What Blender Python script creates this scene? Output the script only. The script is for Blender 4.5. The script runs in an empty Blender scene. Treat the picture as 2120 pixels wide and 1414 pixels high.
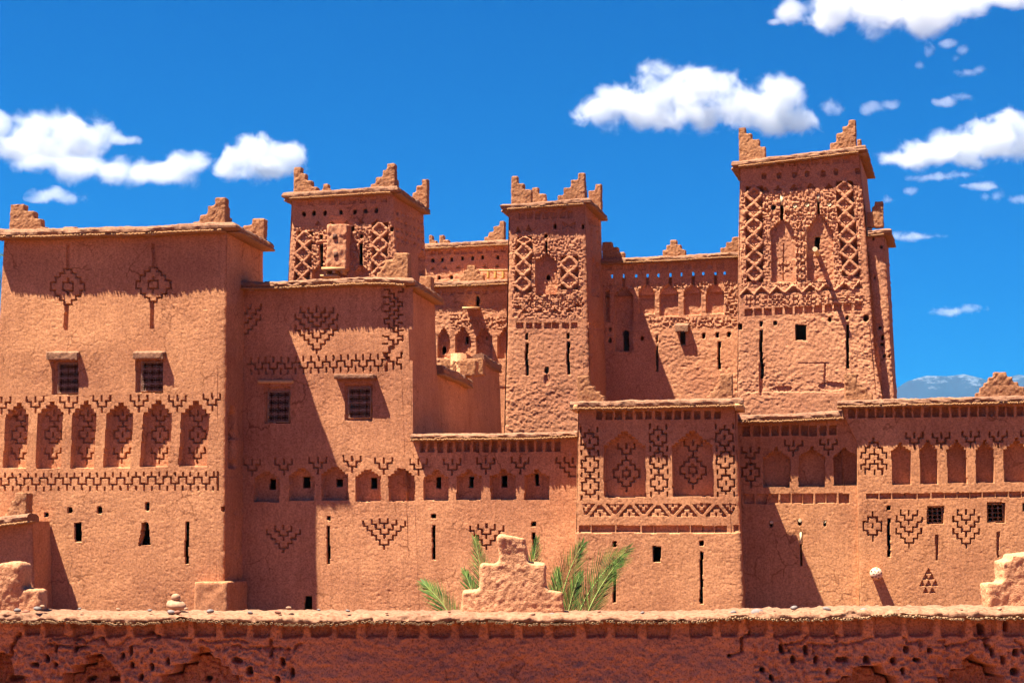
import bpy, bmesh, math, random
import numpy as np
from mathutils import Vector, Matrix

random.seed(7)
RNG = np.random.default_rng(7)
R = math.radians
sc = bpy.context.scene
COL = sc.collection

# ------------------------------------------------------------------ camera
FPX = 3400.0                       # focal length in photo pixels (2120 wide)
HORIZON = 1120.0                   # photo row of the horizon
PITCH = math.atan((HORIZON - 707.0) / FPX)
EYE = np.array([0.0, 0.0, 2.9])
FW = np.array([0.0, math.cos(PITCH), math.sin(PITCH)])
UPV = np.array([0.0, -math.sin(PITCH), math.cos(PITCH)])
RT = np.array([1.0, 0.0, 0.0])
cam_data = bpy.data.cameras.new("camera")
cam_data.sensor_width = 36.0
cam_data.lens = FPX / 2120.0 * 36.0
cam_data.clip_start = 0.1
cam_data.clip_end = 120000.0
cam = bpy.data.objects.new("camera", cam_data)
cam.location = EYE
cam.rotation_euler = (math.pi / 2 + PITCH, 0, 0)
COL.objects.link(cam)
sc.camera = cam

# ------------------------------------------------------------------ sun and sky
YAW = R(10.0)                      # the low buildings are turned 10 degrees
_u = np.array([math.cos(YAW), -math.sin(YAW), 0]); _v = np.array([math.sin(YAW), math.cos(YAW), 0])
SUN_TRAVEL = 1.58 * _u + 1.0 * _v + np.array([0, 0, -4.2])
SUN_TRAVEL /= np.linalg.norm(SUN_TRAVEL)
sun_data = bpy.data.lights.new("sun", 'SUN')
sun_data.energy = 5.0
sun_data.angle = R(0.5)
sun_data.color = (1.0, 0.93, 0.82)
sun = bpy.data.objects.new("sun", sun_data)
sun.rotation_euler = Vector(SUN_TRAVEL).to_track_quat('-Z', 'Y').to_euler()
sun.location = (-20, 20, 60)
COL.objects.link(sun)
to_sun = -SUN_TRAVEL
SUN_EL = math.asin(to_sun[2]); SUN_AZ = math.atan2(to_sun[0], to_sun[1])

world = bpy.data.worlds.new("World"); sc.world = world
world.use_nodes = True
nt = world.node_tree; nt.nodes.clear()
sky = nt.nodes.new("ShaderNodeTexSky"); sky.sky_type = 'NISHITA'; sky.sun_disc = False
sky.sun_elevation = SUN_EL; sky.sun_rotation = SUN_AZ
sky.altitude = 1200; sky.air_density = 1.0; sky.dust_density = 0.8; sky.ozone_density = 4.0
hs = nt.nodes.new("ShaderNodeMix"); hs.data_type = 'RGBA'; hs.blend_type = 'MULTIPLY'; hs.inputs[0].default_value = 1.0
hs.inputs[7].default_value = (0.0, 0.205, 0.58, 1)   # deep, polarised blue
bg = nt.nodes.new("ShaderNodeBackground"); bg.inputs['Strength'].default_value = 0.05
wo = nt.nodes.new("ShaderNodeOutputWorld")
nt.links.new(sky.outputs[0], hs.inputs[6]); nt.links.new(hs.outputs[2], bg.inputs[0]); nt.links.new(bg.outputs[0], wo.inputs[0])

sc.view_settings.view_transform = 'Standard'
sc.view_settings.look = 'None'
sc.view_settings.gamma = 1.0
sc.view_settings.use_curve_mapping = False
sc.view_settings.exposure = 2.1
sc.render.engine = 'CYCLES'
sc.cycles.max_bounces = 6
sc.cycles.diffuse_bounces = 4
sc.cycles.volume_bounces = 3
sc.cycles.transparent_max_bounces = 8
sc.cycles.use_denoising = True
sc.cycles.use_adaptive_sampling = True
sc.cycles.adaptive_threshold = 0.02

# ------------------------------------------------------------------ geometry helpers
def ray(u, v):
    u = np.asarray(u, float)[..., None]; v = np.asarray(v, float)[..., None]
    return FW + RT * (u - 1060.0) / FPX + UPV * (707.0 - v) / FPX

def proj(P):
    d = P - EYE
    z = d @ FW
    return 1060 + FPX * (d @ RT) / z, 707 - FPX * (d @ UPV) / z

class Plane:
    """A vertical wall plane; vh points into the building, uh along the wall to the right."""
    def __init__(s, yaw, anchor_u=None, depth=None, c=None):
        s.yaw = yaw
        s.vh = np.array([math.sin(yaw), math.cos(yaw), 0.0])
        s.uh = np.array([math.cos(yaw), -math.sin(yaw), 0.0])
        if c is None:
            r = ray(anchor_u, HORIZON); P = EYE + r * (depth / r[1])
            c = float(P @ s.vh)
        s.c = c
    def off(s, d): return Plane(s.yaw, c=s.c + d)
    def hit(s, u, v):
        r = ray(u, v)
        t = (s.c - EYE @ s.vh) / (r @ s.vh)
        return EYE + r * t[..., None]

_TAB = RNG.random((256, 256))
def vnoise(x, y, seed=0):
    x = x + seed * 17.37; y = y + seed * 31.91
    xi = np.floor(x).astype(int); yi = np.floor(y).astype(int)
    fx = x - xi; fy = y - yi
    fx = fx * fx * (3 - 2 * fx); fy = fy * fy * (3 - 2 * fy)
    a = _TAB[xi & 255, yi & 255]; b = _TAB[(xi + 1) & 255, yi & 255]
    c = _TAB[xi & 255, (yi + 1) & 255]; d = _TAB[(xi + 1) & 255, (yi + 1) & 255]
    return (a * (1 - fx) + b * fx) * (1 - fy) + (c * (1 - fx) + d * fx) * fy - 0.5

_T3 = RNG.random((64, 64, 64))
def vnoise3(P, scale, seed=0):
    Q = P / scale + seed * 7.31
    I = np.floor(Q).astype(int); f = Q - I; f = f * f * (3 - 2 * f); I &= 63; J = (I + 1) & 63
    def g(a, b, c): return _T3[a, b, c]
    x0, y0, z0 = I.T; x1, y1, z1 = J.T; fx, fy, fz = f.T
    r0 = (g(x0, y0, z0) * (1 - fx) + g(x1, y0, z0) * fx) * (1 - fy) + (g(x0, y1, z0) * (1 - fx) + g(x1, y1, z0) * fx) * fy
    r1 = (g(x0, y0, z1) * (1 - fx) + g(x1, y0, z1) * fx) * (1 - fy) + (g(x0, y1, z1) * (1 - fx) + g(x1, y1, z1) * fx) * fy
    return r0 * (1 - fz) + r1 * fz - 0.5

def raw_mesh(name, V, Q):
    """mesh from vertex array and an (n,k) face array"""
    me = bpy.data.meshes.new(name)
    V = np.ascontiguousarray(V, np.float32); Q = np.ascontiguousarray(Q, np.int32)
    n, k = Q.shape
    me.vertices.add(len(V)); me.vertices.foreach_set("co", V.ravel())
    me.loops.add(n * k); me.loops.foreach_set("vertex_index", Q.ravel())
    me.polygons.add(n)
    me.polygons.foreach_set("loop_start", np.arange(0, n * k, k, dtype=np.int32))
    me.update(calc_edges=True)
    return me

def link(name, me, mat, parent=None, smooth=False, kind=None):
    o = bpy.data.objects.new(name, me)
    if mat is not None: me.materials.append(mat)
    COL.objects.link(o)
    if parent is not None:
        o.parent = parent
        o.matrix_parent_inverse = Matrix.Translation(-root_loc(parent))
    if smooth: me.polygons.foreach_set("use_smooth", np.ones(len(me.polygons), bool))
    if kind: o['kind'] = kind
    return o

def root_loc(p):
    L = Vector((0, 0, 0))
    while p is not None:
        L += Vector(p.location) if p.type == 'EMPTY' else Vector((0, 0, 0))
        p = p.parent
    return L

def link_child(name, me, mat, part, kind=None, smooth=False):
    """a sub-part: its parent is a mesh part whose own mesh is already in world coordinates"""
    o = bpy.data.objects.new(name, me)
    if mat is not None: me.materials.append(mat)
    COL.objects.link(o)
    o.parent = part
    if smooth: me.polygons.foreach_set("use_smooth", np.ones(len(me.polygons), bool))
    if kind: o['kind'] = kind
    return o

def thing(name, label, cat, loc, group=None):
    o = bpy.data.objects.new(name, None)
    o.location = loc; o.empty_display_size = 0.3
    COL.objects.link(o)
    o['label'] = label; o['category'] = cat
    if group: o['group'] = group
    return o

def tag(o, label, cat, group=None):
    o['label'] = label; o['category'] = cat
    if group: o['group'] = group
    return o

def boxes(L):
    """vertex/face arrays of boxes given as (origin, ax, ay, az)"""
    L = [(np.asarray(o, float), np.asarray(a, float), np.asarray(b, float), np.asarray(c, float)) for o, a, b, c in L]
    V = []; Q = []
    base = np.array([[0, 3, 2, 1], [4, 5, 6, 7], [0, 1, 5, 4], [1, 2, 6, 5], [2, 3, 7, 6], [3, 0, 4, 7]])
    for i, (o, a, b, c) in enumerate(L):
        V += [o, o + a, o + a + b, o + b, o + c, o + a + c, o + a + b + c, o + b + c]
        Q.append(base + 8 * i)
    return np.array(V), np.concatenate(Q)

def remeshed(V, Q, vox, amp, scale, seed=0, amp2=0.0, scale2=1.0, soft=2):
    """union of closed pieces as one rounded lumpy mud mass"""
    me = raw_mesh("tmp", V, Q)
    o = bpy.data.objects.new("tmp", me); COL.objects.link(o)
    m = o.modifiers.new("r", 'REMESH'); m.mode = 'VOXEL'; m.voxel_size = vox; m.adaptivity = 0
    s = o.modifiers.new("s", 'SMOOTH'); s.factor = 0.5; s.iterations = soft
    dg = bpy.context.evaluated_depsgraph_get()
    ev = o.evaluated_get(dg)
    out = bpy.data.meshes.new_from_object(ev)
    bpy.data.objects.remove(o); bpy.data.meshes.remove(me)
    n = len(out.vertices)
    co = np.empty(n * 3, np.float32); out.vertices.foreach_get("co", co); co = co.reshape(-1, 3).astype(float)
    no = np.empty(n * 3, np.float32); out.vertices.foreach_get("normal", no); no = no.reshape(-1, 3)
    d = amp * (vnoise3(co, scale, seed) + 0.5 * vnoise3(co, scale * 0.45, seed + 3)) * 2
    if amp2: d = d + amp2 * vnoise3(co, scale2, seed + 5) * 2
    co = co + no * d[:, None]
    out.vertices.foreach_set("co", co.astype(np.float32).ravel()); out.update()
    out.materials.clear()
    return out

def tube(pts, r, n=5, closed_ends=True):
    """tube along a polyline; r scalar or per point"""
    pts = np.asarray(pts, float); m = len(pts); r = np.broadcast_to(np.asarray(r, float), (m,))
    T = np.gradient(pts, axis=0); T /= np.linalg.norm(T, axis=1)[:, None] + 1e-12
    ref = np.array([0, 0, 1.0])
    if abs(T[:, 2]).mean() > 0.8: ref = np.array([1.0, 0, 0])
    A = np.cross(T, ref); A /= np.linalg.norm(A, axis=1)[:, None] + 1e-12
    B = np.cross(T, A)
    th = np.linspace(0, 2 * math.pi, n, endpoint=False)
    V = pts[:, None, :] + r[:, None, None] * (np.cos(th)[None, :, None] * A[:, None, :] + np.sin(th)[None, :, None] * B[:, None, :])
    i = np.arange(m - 1)[:, None] * n; j = np.arange(n)[None, :]; jn = (j + 1) % n
    Q = np.stack([i + j, i + jn, i + n + jn, i + n + j], -1).reshape(-1, 4)
    return V.reshape(-1, 3), Q

def join(parts):
    V = []; Q = []; k = 0
    for v, q in parts:
        V.append(v); Q.append(q + k); k += len(v)
    return np.concatenate(V), np.concatenate(Q)

# ------------------------------------------------------------------ materials
def mat_base(name):
    m = bpy.data.materials.new(name); m.use_nodes = True
    n = m.node_tree; b = n.nodes["Principled BSDF"]
    b.inputs['Roughness'].default_value = 0.95
    b.inputs['Specular IOR Level'].default_value = 0.08
    return m, n, b

def mud(name, c1, c2, c3, bump=0.35, bscale=22.0, streak=0.0, fleck=0.5, fscale=14, flow=0.62, speck=30.0, crack=1.1):
    """clay plaster: two tones in broad patches, fine straw flecks, fine relief"""
    m, n, b = mat_base(name)
    N = n.nodes.new; Lk = n.links.new
    tc = N("ShaderNodeTexCoord")
    big = N("ShaderNodeTexNoise"); big.inputs['Scale'].default_value = 0.55; big.inputs['Detail'].default_value = 6; big.inputs['Roughness'].default_value = 0.62
    Lk(tc.outputs['Object'], big.inputs['Vector'])
    r1 = N("ShaderNodeValToRGB"); e = r1.color_ramp.elements
    e[0].position = 0.33; e[0].color = (*c2, 1); e[1].position = 0.67; e[1].color = (*c1, 1)
    Lk(big.outputs['Fac'], r1.inputs['Fac'])
    fine = N("ShaderNodeTexNoise"); fine.inputs['Scale'].default_value = fscale; fine.inputs['Detail'].default_value = 5; fine.inputs['Roughness'].default_value = 0.7
    Lk(tc.outputs['Object'], fine.inputs['Vector'])
    r2 = N("ShaderNodeValToRGB"); e = r2.color_ramp.elements
    e[0].position = 0.34; e[0].color = (flow, flow * .96, flow * .91, 1); e[1].position = 0.60; e[1].color = (1.14, 1.14, 1.14, 1)
    Lk(fine.outputs['Fac'], r2.inputs['Fac'])
    mx = N("ShaderNodeMix"); mx.data_type = 'RGBA'; mx.blend_type = 'MULTIPLY'; mx.inputs[0].default_value = 0.85
    Lk(r1.outputs['Color'], mx.inputs[6]); Lk(r2.outputs['Color'], mx.inputs[7])
    # straw and pebble flecks
    mp = N("ShaderNodeMapping"); mp.inputs['Scale'].default_value = (1.0, 1.0, 1.7)
    Lk(tc.outputs['Object'], mp.inputs['Vector'])
    vo = N("ShaderNodeTexVoronoi"); vo.inputs['Scale'].default_value = 26
    Lk(mp.outputs['Vector'], vo.inputs['Vector'])
    fl = N("ShaderNodeValToRGB"); e = fl.color_ramp.elements
    e[0].position = 0.10; e[0].color = (1, 1, 1, 1); e[1].position = 0.2; e[1].color = (0, 0, 0, 1)
    Lk(vo.outputs['Distance'], fl.inputs['Fac'])
    sel = N("ShaderNodeMath"); sel.operation = 'MULTIPLY'; sel.inputs[1].default_value = fleck
    Lk(fl.outputs['Color'], sel.inputs[0])
    mx2 = N("ShaderNodeMix"); mx2.data_type = 'RGBA'; mx2.inputs[7].default_value = (*c3, 1)
    Lk(sel.outputs[0], mx2.inputs[0]); Lk(mx.outputs[2], mx2.inputs[6])
    last = mx2.outputs[2]
    if streak:
        ms = N("ShaderNodeMapping"); ms.inputs['Scale'].default_value = (5.0, 5.0, 0.25)
        Lk(tc.outputs['Object'], ms.inputs['Vector'])
        st = N("ShaderNodeTexNoise"); st.inputs['Scale'].default_value = 1.6; st.inputs['Detail'].default_value = 4
        Lk(ms.outputs['Vector'], st.inputs['Vector'])
        r3 = N("ShaderNodeValToRGB"); e = r3.color_ramp.elements
        e[0].position = 0.35; e[0].color = (0.8, 0.78, 0.76, 1); e[1].position = 0.65; e[1].color = (1.05, 1.05, 1.05, 1)
        Lk(st.outputs['Fac'], r3.inputs['Fac'])
        mx3 = N("ShaderNodeMix"); mx3.data_type = 'RGBA'; mx3.blend_type = 'MULTIPLY'; mx3.inputs[0].default_value = streak
        Lk(last, mx3.inputs[6]); Lk(r3.outputs['Color'], mx3.inputs[7]); last = mx3.outputs[2]
    # broad tone changes, dark specks and a few hairline cracks
    def times(fac, lo, hi, c_lo, c_hi, amount=1.0):
        nonlocal last
        rr = N("ShaderNodeValToRGB"); e_ = rr.color_ramp.elements
        e_[0].position = lo; e_[0].color = (*c_lo, 1); e_[1].position = hi; e_[1].color = (*c_hi, 1)
        Lk(fac, rr.inputs['Fac'])
        mm = N("ShaderNodeMix"); mm.data_type = 'RGBA'; mm.blend_type = 'MULTIPLY'; mm.inputs[0].default_value = amount
        Lk(last, mm.inputs[6]); Lk(rr.outputs['Color'], mm.inputs[7]); last = mm.outputs[2]
        return mm
    pn = N("ShaderNodeTexNoise"); pn.inputs['Scale'].default_value = .22; pn.inputs['Detail'].default_value = 4; pn.inputs['Roughness'].default_value = .55
    Lk(tc.outputs['Object'], pn.inputs['Vector'])
    times(pn.outputs['Fac'], .36, .64, (.84, .80, .80), (1.08, 1.08, 1.03))
    sn = N("ShaderNodeTexNoise"); sn.inputs['Scale'].default_value = speck; sn.inputs['Detail'].default_value = 3
    Lk(tc.outputs['Object'], sn.inputs['Vector'])
    times(sn.outputs['Fac'], .36, .47, (.58, .52, .48), (1.03, 1.03, 1.03), .8)
    dn = N("ShaderNodeTexNoise"); dn.inputs['Scale'].default_value = 2.2; dn.inputs['Detail'].default_value = 3
    Lk(tc.outputs['Object'], dn.inputs['Vector'])
    dm = N("ShaderNodeVectorMath"); dm.operation = 'MULTIPLY_ADD'; dm.inputs[1].default_value = (.5, .5, .5)
    Lk(dn.outputs['Color'], dm.inputs[0]); Lk(tc.outputs['Object'], dm.inputs[2])
    cv = N("ShaderNodeTexVoronoi"); cv.feature = 'DISTANCE_TO_EDGE'; cv.inputs['Scale'].default_value = crack
    Lk(dm.outputs[0], cv.inputs['Vector'])
    cm = times(cv.outputs['Distance'], .008, .028, (.45, .38, .34), (1, 1, 1))
    cn = N("ShaderNodeTexNoise"); cn.inputs['Scale'].default_value = .7; cn.inputs['Detail'].default_value = 2
    Lk(tc.outputs['Object'], cn.inputs['Vector'])
    cr_ = N("ShaderNodeMapRange"); cr_.inputs['From Min'].default_value = .5; cr_.inputs['From Max'].default_value = .62; cr_.inputs['To Max'].default_value = .75
    Lk(cn.outputs['Fac'], cr_.inputs['Value']); Lk(cr_.outputs[0], cm.inputs[0])
    Lk(last, b.inputs['Base Color'])
    if bump:
        bn = N("ShaderNodeTexNoise"); bn.inputs['Scale'].default_value = bscale; bn.inputs['Detail'].default_value = 4; bn.inputs['Roughness'].default_value = 0.6
        Lk(tc.outputs['Object'], bn.inputs['Vector'])
        bp = N("ShaderNodeBump"); bp.inputs['Strength'].default_value = bump; bp.inputs['Distance'].default_value = 0.02
        Lk(bn.outputs['Fac'], bp.inputs['Height']); Lk(bp.outputs['Normal'], b.inputs['Normal'])
    return m

def plain(name, c, rough=0.85, var=0.25, scale=20.0, stretch=(1, 1, 1), metal=0.0):
    m, n, b = mat_base(name)
    N = n.nodes.new; Lk = n.links.new
    tc = N("ShaderNodeTexCoord"); mp = N("ShaderNodeMapping"); mp.inputs['Scale'].default_value = stretch
    Lk(tc.outputs['Object'], mp.inputs['Vector'])
    t = N("ShaderNodeTexNoise"); t.inputs['Scale'].default_value = scale; t.inputs['Detail'].default_value = 4
    Lk(mp.outputs['Vector'], t.inputs['Vector'])
    r = N("ShaderNodeValToRGB"); e = r.color_ramp.elements
    e[0].position = 0.3; e[0].color = (*[x * (1 - var) for x in c], 1); e[1].position = 0.7; e[1].color = (*[min(1, x * (1 + var)) for x in c], 1)
    Lk(t.outputs['Fac'], r.inputs['Fac']); Lk(r.outputs['Color'], b.inputs['Base Color'])
    b.inputs['Roughness'].default_value = rough; b.inputs['Metallic'].default_value = metal
    return m

M_PLASTER = mud("clay_plaster", (0.56, 0.262, 0.124), (0.44, 0.192, 0.092), (0.28, 0.11, 0.05), streak=0.4)
M_PLASTER2 = mud("clay_plaster_rosy", (0.55, 0.252, 0.123), (0.43, 0.183, 0.091), (0.29, 0.115, 0.055), streak=0.5)
M_PLASTER3 = mud("clay_plaster_golden", (0.57, 0.270, 0.124), (0.46, 0.202, 0.092), (0.31, 0.125, 0.055), streak=0.45)
M_TOWER = mud("tower_clay", (0.53, 0.245, 0.124), (0.43, 0.186, 0.096), (0.32, 0.13, 0.065), bump=0.5, bscale=15)
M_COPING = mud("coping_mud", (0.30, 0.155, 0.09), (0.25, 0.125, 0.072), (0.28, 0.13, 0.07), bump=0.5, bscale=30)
M_FINIAL = mud("finial_mud", (0.60, 0.30, 0.15), (0.52, 0.24, 0.118), (0.34, 0.15, 0.08), bump=0.6, bscale=35, fscale=30, flow=.75, speck=70, crack=5)
M_MERLON = mud("finial_clay", (0.38, 0.18, 0.085), (0.31, 0.14, 0.066), (0.24, 0.10, 0.05), bump=0.7, bscale=16)
M_OLD = mud("old_wall_clay", (0.62, 0.275, 0.130), (0.54, 0.222, 0.102), (0.22, 0.08, 0.045), bump=0.35, bscale=40, fscale=30, flow=.8, speck=60, crack=2.4)
M_REED = plain("dry_reed", (0.33, 0.165, 0.07), var=0.35, scale=40, stretch=(1, 1, 1))
M_STRAW = plain("pale_reed", (0.27, 0.15, 0.075), var=0.3, scale=60)
M_WOOD = plain("weathered_wood", (0.50, 0.28, 0.12), var=0.35, scale=12, stretch=(1, 1, 6))
M_PALEWOOD = plain("peeled_wood", (0.62, 0.46, 0.26), var=0.2, scale=14)
M_IRON = plain("wrought_iron", (0.32, 0.18, 0.125), rough=0.6, var=0.3, scale=30)
M_HOLE_SHADE = plain("hole_shade_tone", (0.10, 0.045, 0.028), var=0.2, scale=2)  # dark tone with the shade of the turret loopholes in its colour
M_STONE = plain("grey_stone", (0.18, 0.145, 0.125), var=0.3, scale=25)
M_REDSTONE = plain("red_stone", (0.22, 0.09, 0.055), var=0.3, scale=25)
M_TANSTONE = plain("tan_stone", (0.34, 0.19, 0.11), var=0.3, scale=25)
M_CERAMIC = plain("pale_clay_pot", (0.66, 0.42, 0.27), rough=0.7, var=0.12, scale=12)
M_GROUND = mud("earth_ground", (0.165, 0.070, 0.032), (0.125, 0.054, 0.025), (0.10, 0.04, 0.02), bump=0.0)
M_LATTICE = plain("dark_lattice_wood", (0.22, 0.12, 0.07), var=0.2, scale=14)
M_YELLOW = plain("yellow_wood", (0.48, 0.27, 0.07), var=0.15, scale=20)

# ------------------------------------------------------------------ relief walls
class Feat:
    """Relief of one wall: recess depth and a part id at every grid node, drawn in photo coordinates."""
    def __init__(s, U, V, seed, wf=1.0):
        s.U = U + wf * vnoise(U / 23.0, V / 23.0, seed) * 2 + 0.3 * wf * vnoise(U / 7.0, V / 7.0, seed + 1) * 2
        s.V = V + wf * vnoise(U / 23.0, V / 23.0, seed + 2) * 2 + 0.3 * wf * vnoise(U / 7.0, V / 7.0, seed + 3) * 2
        s.D = np.zeros_like(U); s.L = np.zeros(U.shape, int); s.void = np.zeros(U.shape, bool)
        s.flat = np.zeros_like(U)      # 1 where the plaster is smooth
        s.parts = [dict(name=None, parent=None, mat=None)]
        s.umin = U.min(0); s.umax = U.max(0); s.vmin = V.min(1); s.vmax = V.max(1)
        s.ox = s.oy = 0.0; s.k = 1.0
    def frame(s, ox, oy, k): s.ox, s.oy, s.k = ox, oy, k
    def X(s, x): return s.ox + x / s.k
    def Y(s, y): return s.oy + y / s.k
    def new(s, name, parent=0, mat=None):
        s.parts.append(dict(name=name, parent=parent, mat=mat)); return len(s.parts) - 1
    def win(s, x0, y0, x1, y1, pad=4):
        c = np.nonzero((s.umax >= x0 - pad) & (s.umin <= x1 + pad))[0]
        r = np.nonzero((s.vmax >= y0 - pad) & (s.vmin <= y1 + pad))[0]
        if len(c) == 0 or len(r) == 0: return None
        return slice(r[0], r[-1] + 1), slice(c[0], c[-1] + 1)
    def put(s, w, m, d, pid=None, void=False, add=True, flat=None):
        if add: s.D[w][m] += d
        else: s.D[w][m] = d
        if pid is not None: s.L[w][m] = pid
        if void: s.void[w][m] = True
        if flat is not None: s.flat[w][m] = flat
    # ---- openings
    def rect(s, name, x0, y0, x1, y1, d, void=False, parent=0, rnd=0.0, mat=None, flat=None):
        x0, x1, y0, y1 = s.X(x0), s.X(x1), s.Y(y0), s.Y(y1)
        w = s.win(x0, y0, x1, y1)
        if w is None: return None
        U, V = s.U[w], s.V[w]
        if rnd:
            cx, cy, hx, hy = (x0 + x1) / 2, (y0 + y1) / 2, (x1 - x0) / 2, (y1 - y0) / 2
            m = (np.abs((U - cx) / hx) ** rnd + np.abs((V - cy) / hy) ** rnd) < 1
        else:
            m = (U > x0) & (U < x1) & (V > y0) & (V < y1)
        if not m.any(): return None
        pid = s.new(name, parent, mat) if name else None
        s.put(w, m, min(d, .07) if void else d, pid, void, flat=flat)
        return pid
    def hole(s, cx, cy, wd, h, d=0.3, void=True, name='putlog_hole', rnd=3.0, parent=0):
        return s.rect(name, cx - wd / 2, cy - h / 2, cx + wd / 2, cy + h / 2, d, void, parent, rnd)
    def poly(s, name, pts, d, void=False, parent=0, pid=None, add=True):
        P = np.array([(s.X(x), s.Y(y)) for x, y in pts])
        w = s.win(P[:, 0].min(), P[:, 1].min(), P[:, 0].max(), P[:, 1].max())
        if w is None: return None
        U, V = s.U[w], s.V[w]; m = np.zeros(U.shape, bool)
        n = len(P)
        for i in range(n):
            x1, y1 = P[i]; x2, y2 = P[(i + 1) % n]
            c = ((y1 > V) != (y2 > V)) & (U < (x2 - x1) * (V - y1) / (y2 - y1 + 1e-12) + x1)
            m ^= c
        if not m.any(): return None
        if pid is None and name: pid = s.new(name, parent)
        s.put(w, m, d, pid, void, add=add)
        return pid
    def niche(s, x0, x1, ytop, yspr, ybot, n=3, d=0.24, apex=None, dx=0.0, slot=0.0, name='niche', rel=0.2):
        """arched recess with a stepped head; dx moves its foot sideways, slot is the width of a slot on the apex"""
        ap = (x0 + x1) / 2 if apex is None else apex
        d = d * 1.19
        pts = [(x0 + dx, ybot), (x0, yspr)]
        ph = (yspr - ytop) / n
        tw = (x1 - x0) * rel
        L = []; Rr = []
        for i in range(1, n + 1):
            f = i / n
            xl = x0 + (ap - tw / 2 - x0) * (f if n > 1 else 1); xr = x1 + (ap + tw / 2 - x1) * f
            y = yspr - ph * (i - 1)
            L += [(xl, y), (xl, y - ph)]; Rr += [(xr, y), (xr, y - ph)]
        pts += L + Rr[::-1] + [(x1, yspr), (x1 + dx, ybot)]
        pid = s.poly(name, pts, d, add=False)
        if slot and pid:
            s.poly(None, [(ap - slot / 2, ytop + 1), (ap - slot / 2, ytop - ph * 1.3), (ap + slot / 2, ytop - ph * 1.3), (ap + slot / 2, ytop + 1)], d, pid=pid, add=False)
        return pid
    def fill(s, x0, y0, x1, y1, d):
        """bring part of a recess back out towards the wall face"""
        x0, x1, y0, y1 = s.X(x0), s.X(x1), s.Y(y0), s.Y(y1)
        w = s.win(x0, y0, x1, y1)
        if w is None: return
        U, V = s.U[w], s.V[w]
        m = (U > x0) & (U < x1) & (V > y0) & (V < y1) & (s.D[w] > .04)
        s.D[w][m] = d
    # ---- carved lines
    def strokes(s, lines, w=3.1, d=0.15, name='carved_motif', parent=0):
        A = [np.array([(s.X(x), s.Y(y)) for x, y in l], float) for l in lines]
        al = np.concatenate(A)
        wn = s.win(al[:, 0].min(), al[:, 1].min(), al[:, 0].max(), al[:, 1].max())
        if wn is None: return None
        U, V = s.U[wn], s.V[wn]; m = np.zeros(U.shape, bool); h = w / 2
        for l in A:
            for (x1, y1), (x2, y2) in zip(l[:-1], l[1:]):
                if abs(x1 - x2) < 0.6 or abs(y1 - y2) < 0.6:
                    m |= (U > min(x1, x2) - h) & (U < max(x1, x2) + h) & (V > min(y1, y2) - h) & (V < max(y1, y2) + h)
                else:
                    dx, dy = x2 - x1, y2 - y1; q = dx * dx + dy * dy
                    t = np.clip(((U - x1) * dx + (V - y1) * dy) / q, 0, 1)
                    m |= (U - x1 - t * dx) ** 2 + (V - y1 - t * dy) ** 2 < h * h
        if not m.any(): return None
        pid = s.new(name, parent)
        s.put(wn, m, d, pid)
        return pid
    def trident(s, cx, y, hw, h, parent=0, **k):
        a, b = hw, hw * 0.5
        s.strokes([[(cx - a, y), (cx - a, y + .32 * h), (cx - b, y + .32 * h), (cx - b, y + .66 * h), (cx + b, y + .66 * h), (cx + b, y + .32 * h), (cx + a, y + .32 * h), (cx + a, y)],
                   [(cx, y), (cx, y + .3 * h)], [(cx, y + .66 * h), (cx, y + h)]], parent=parent, **k)
    def plus(s, cx, cy, rx, ry, parent=0, extra=(), **k):
        a, b = rx / 2, ry / 2
        P = [(-a, -ry), (a, -ry), (a, -b), (rx, -b), (rx, b), (a, b), (a, ry), (-a, ry), (-a, b), (-rx, b), (-rx, -b), (-a, -b), (-a, -ry)]
        s.strokes([[(cx + x, cy + y) for x, y in P], [(cx, cy - ry * .22), (cx, cy + ry * .22)]] + list(extra), parent=parent, **k)
    def diamond(s, cx, cy, xs, ys, sq, parent=0, extra=(), **k):
        """stepped lozenge: xs, ys are the step half sizes from top to middle"""
        q = []
        for i in range(len(xs)):
            q.append((xs[i], -ys[i]))
            if i + 1 < len(xs): q.append((xs[i], -ys[i + 1]))
        right = q + [(x, -y) for x, y in q[::-1]]
        P = right + [(-x, y) for x, y in right[::-1]]
        P = [(cx + x, cy + y) for x, y in P + [P[0]]]
        a, b = sq
        S = [(cx - a, cy - b), (cx + a, cy - b), (cx + a, cy + b), (cx - a, cy + b), (cx - a, cy - b)]
        s.strokes([P, S, [(cx, cy - b * 1.9), (cx, cy - b)], [(cx, cy + b), (cx, cy + b * 1.9)]] + list(extra), parent=parent, **k)
    def vees(s, cx, vs, sx, sy, stem, tick=None, inv=False, **k):
        L = []
        g = -1 if inv else 1
        for y, n in vs:
            l = [(n * sx, y)]; yy = y
            for i in range(n, 0, -1):
                yy += g * sy; l.append((i * sx, yy))
                if i > 1: l.append(((i - 1) * sx, yy))
            L.append([(cx + a, b) for a, b in l] + [(cx - a, b) for a, b in l[::-1]])
            L.append([(cx, yy), (cx, yy + g * stem)])
        if tick: L.append([(cx, tick[0]), (cx, tick[1])])
        s.strokes(L, **k)
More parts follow.
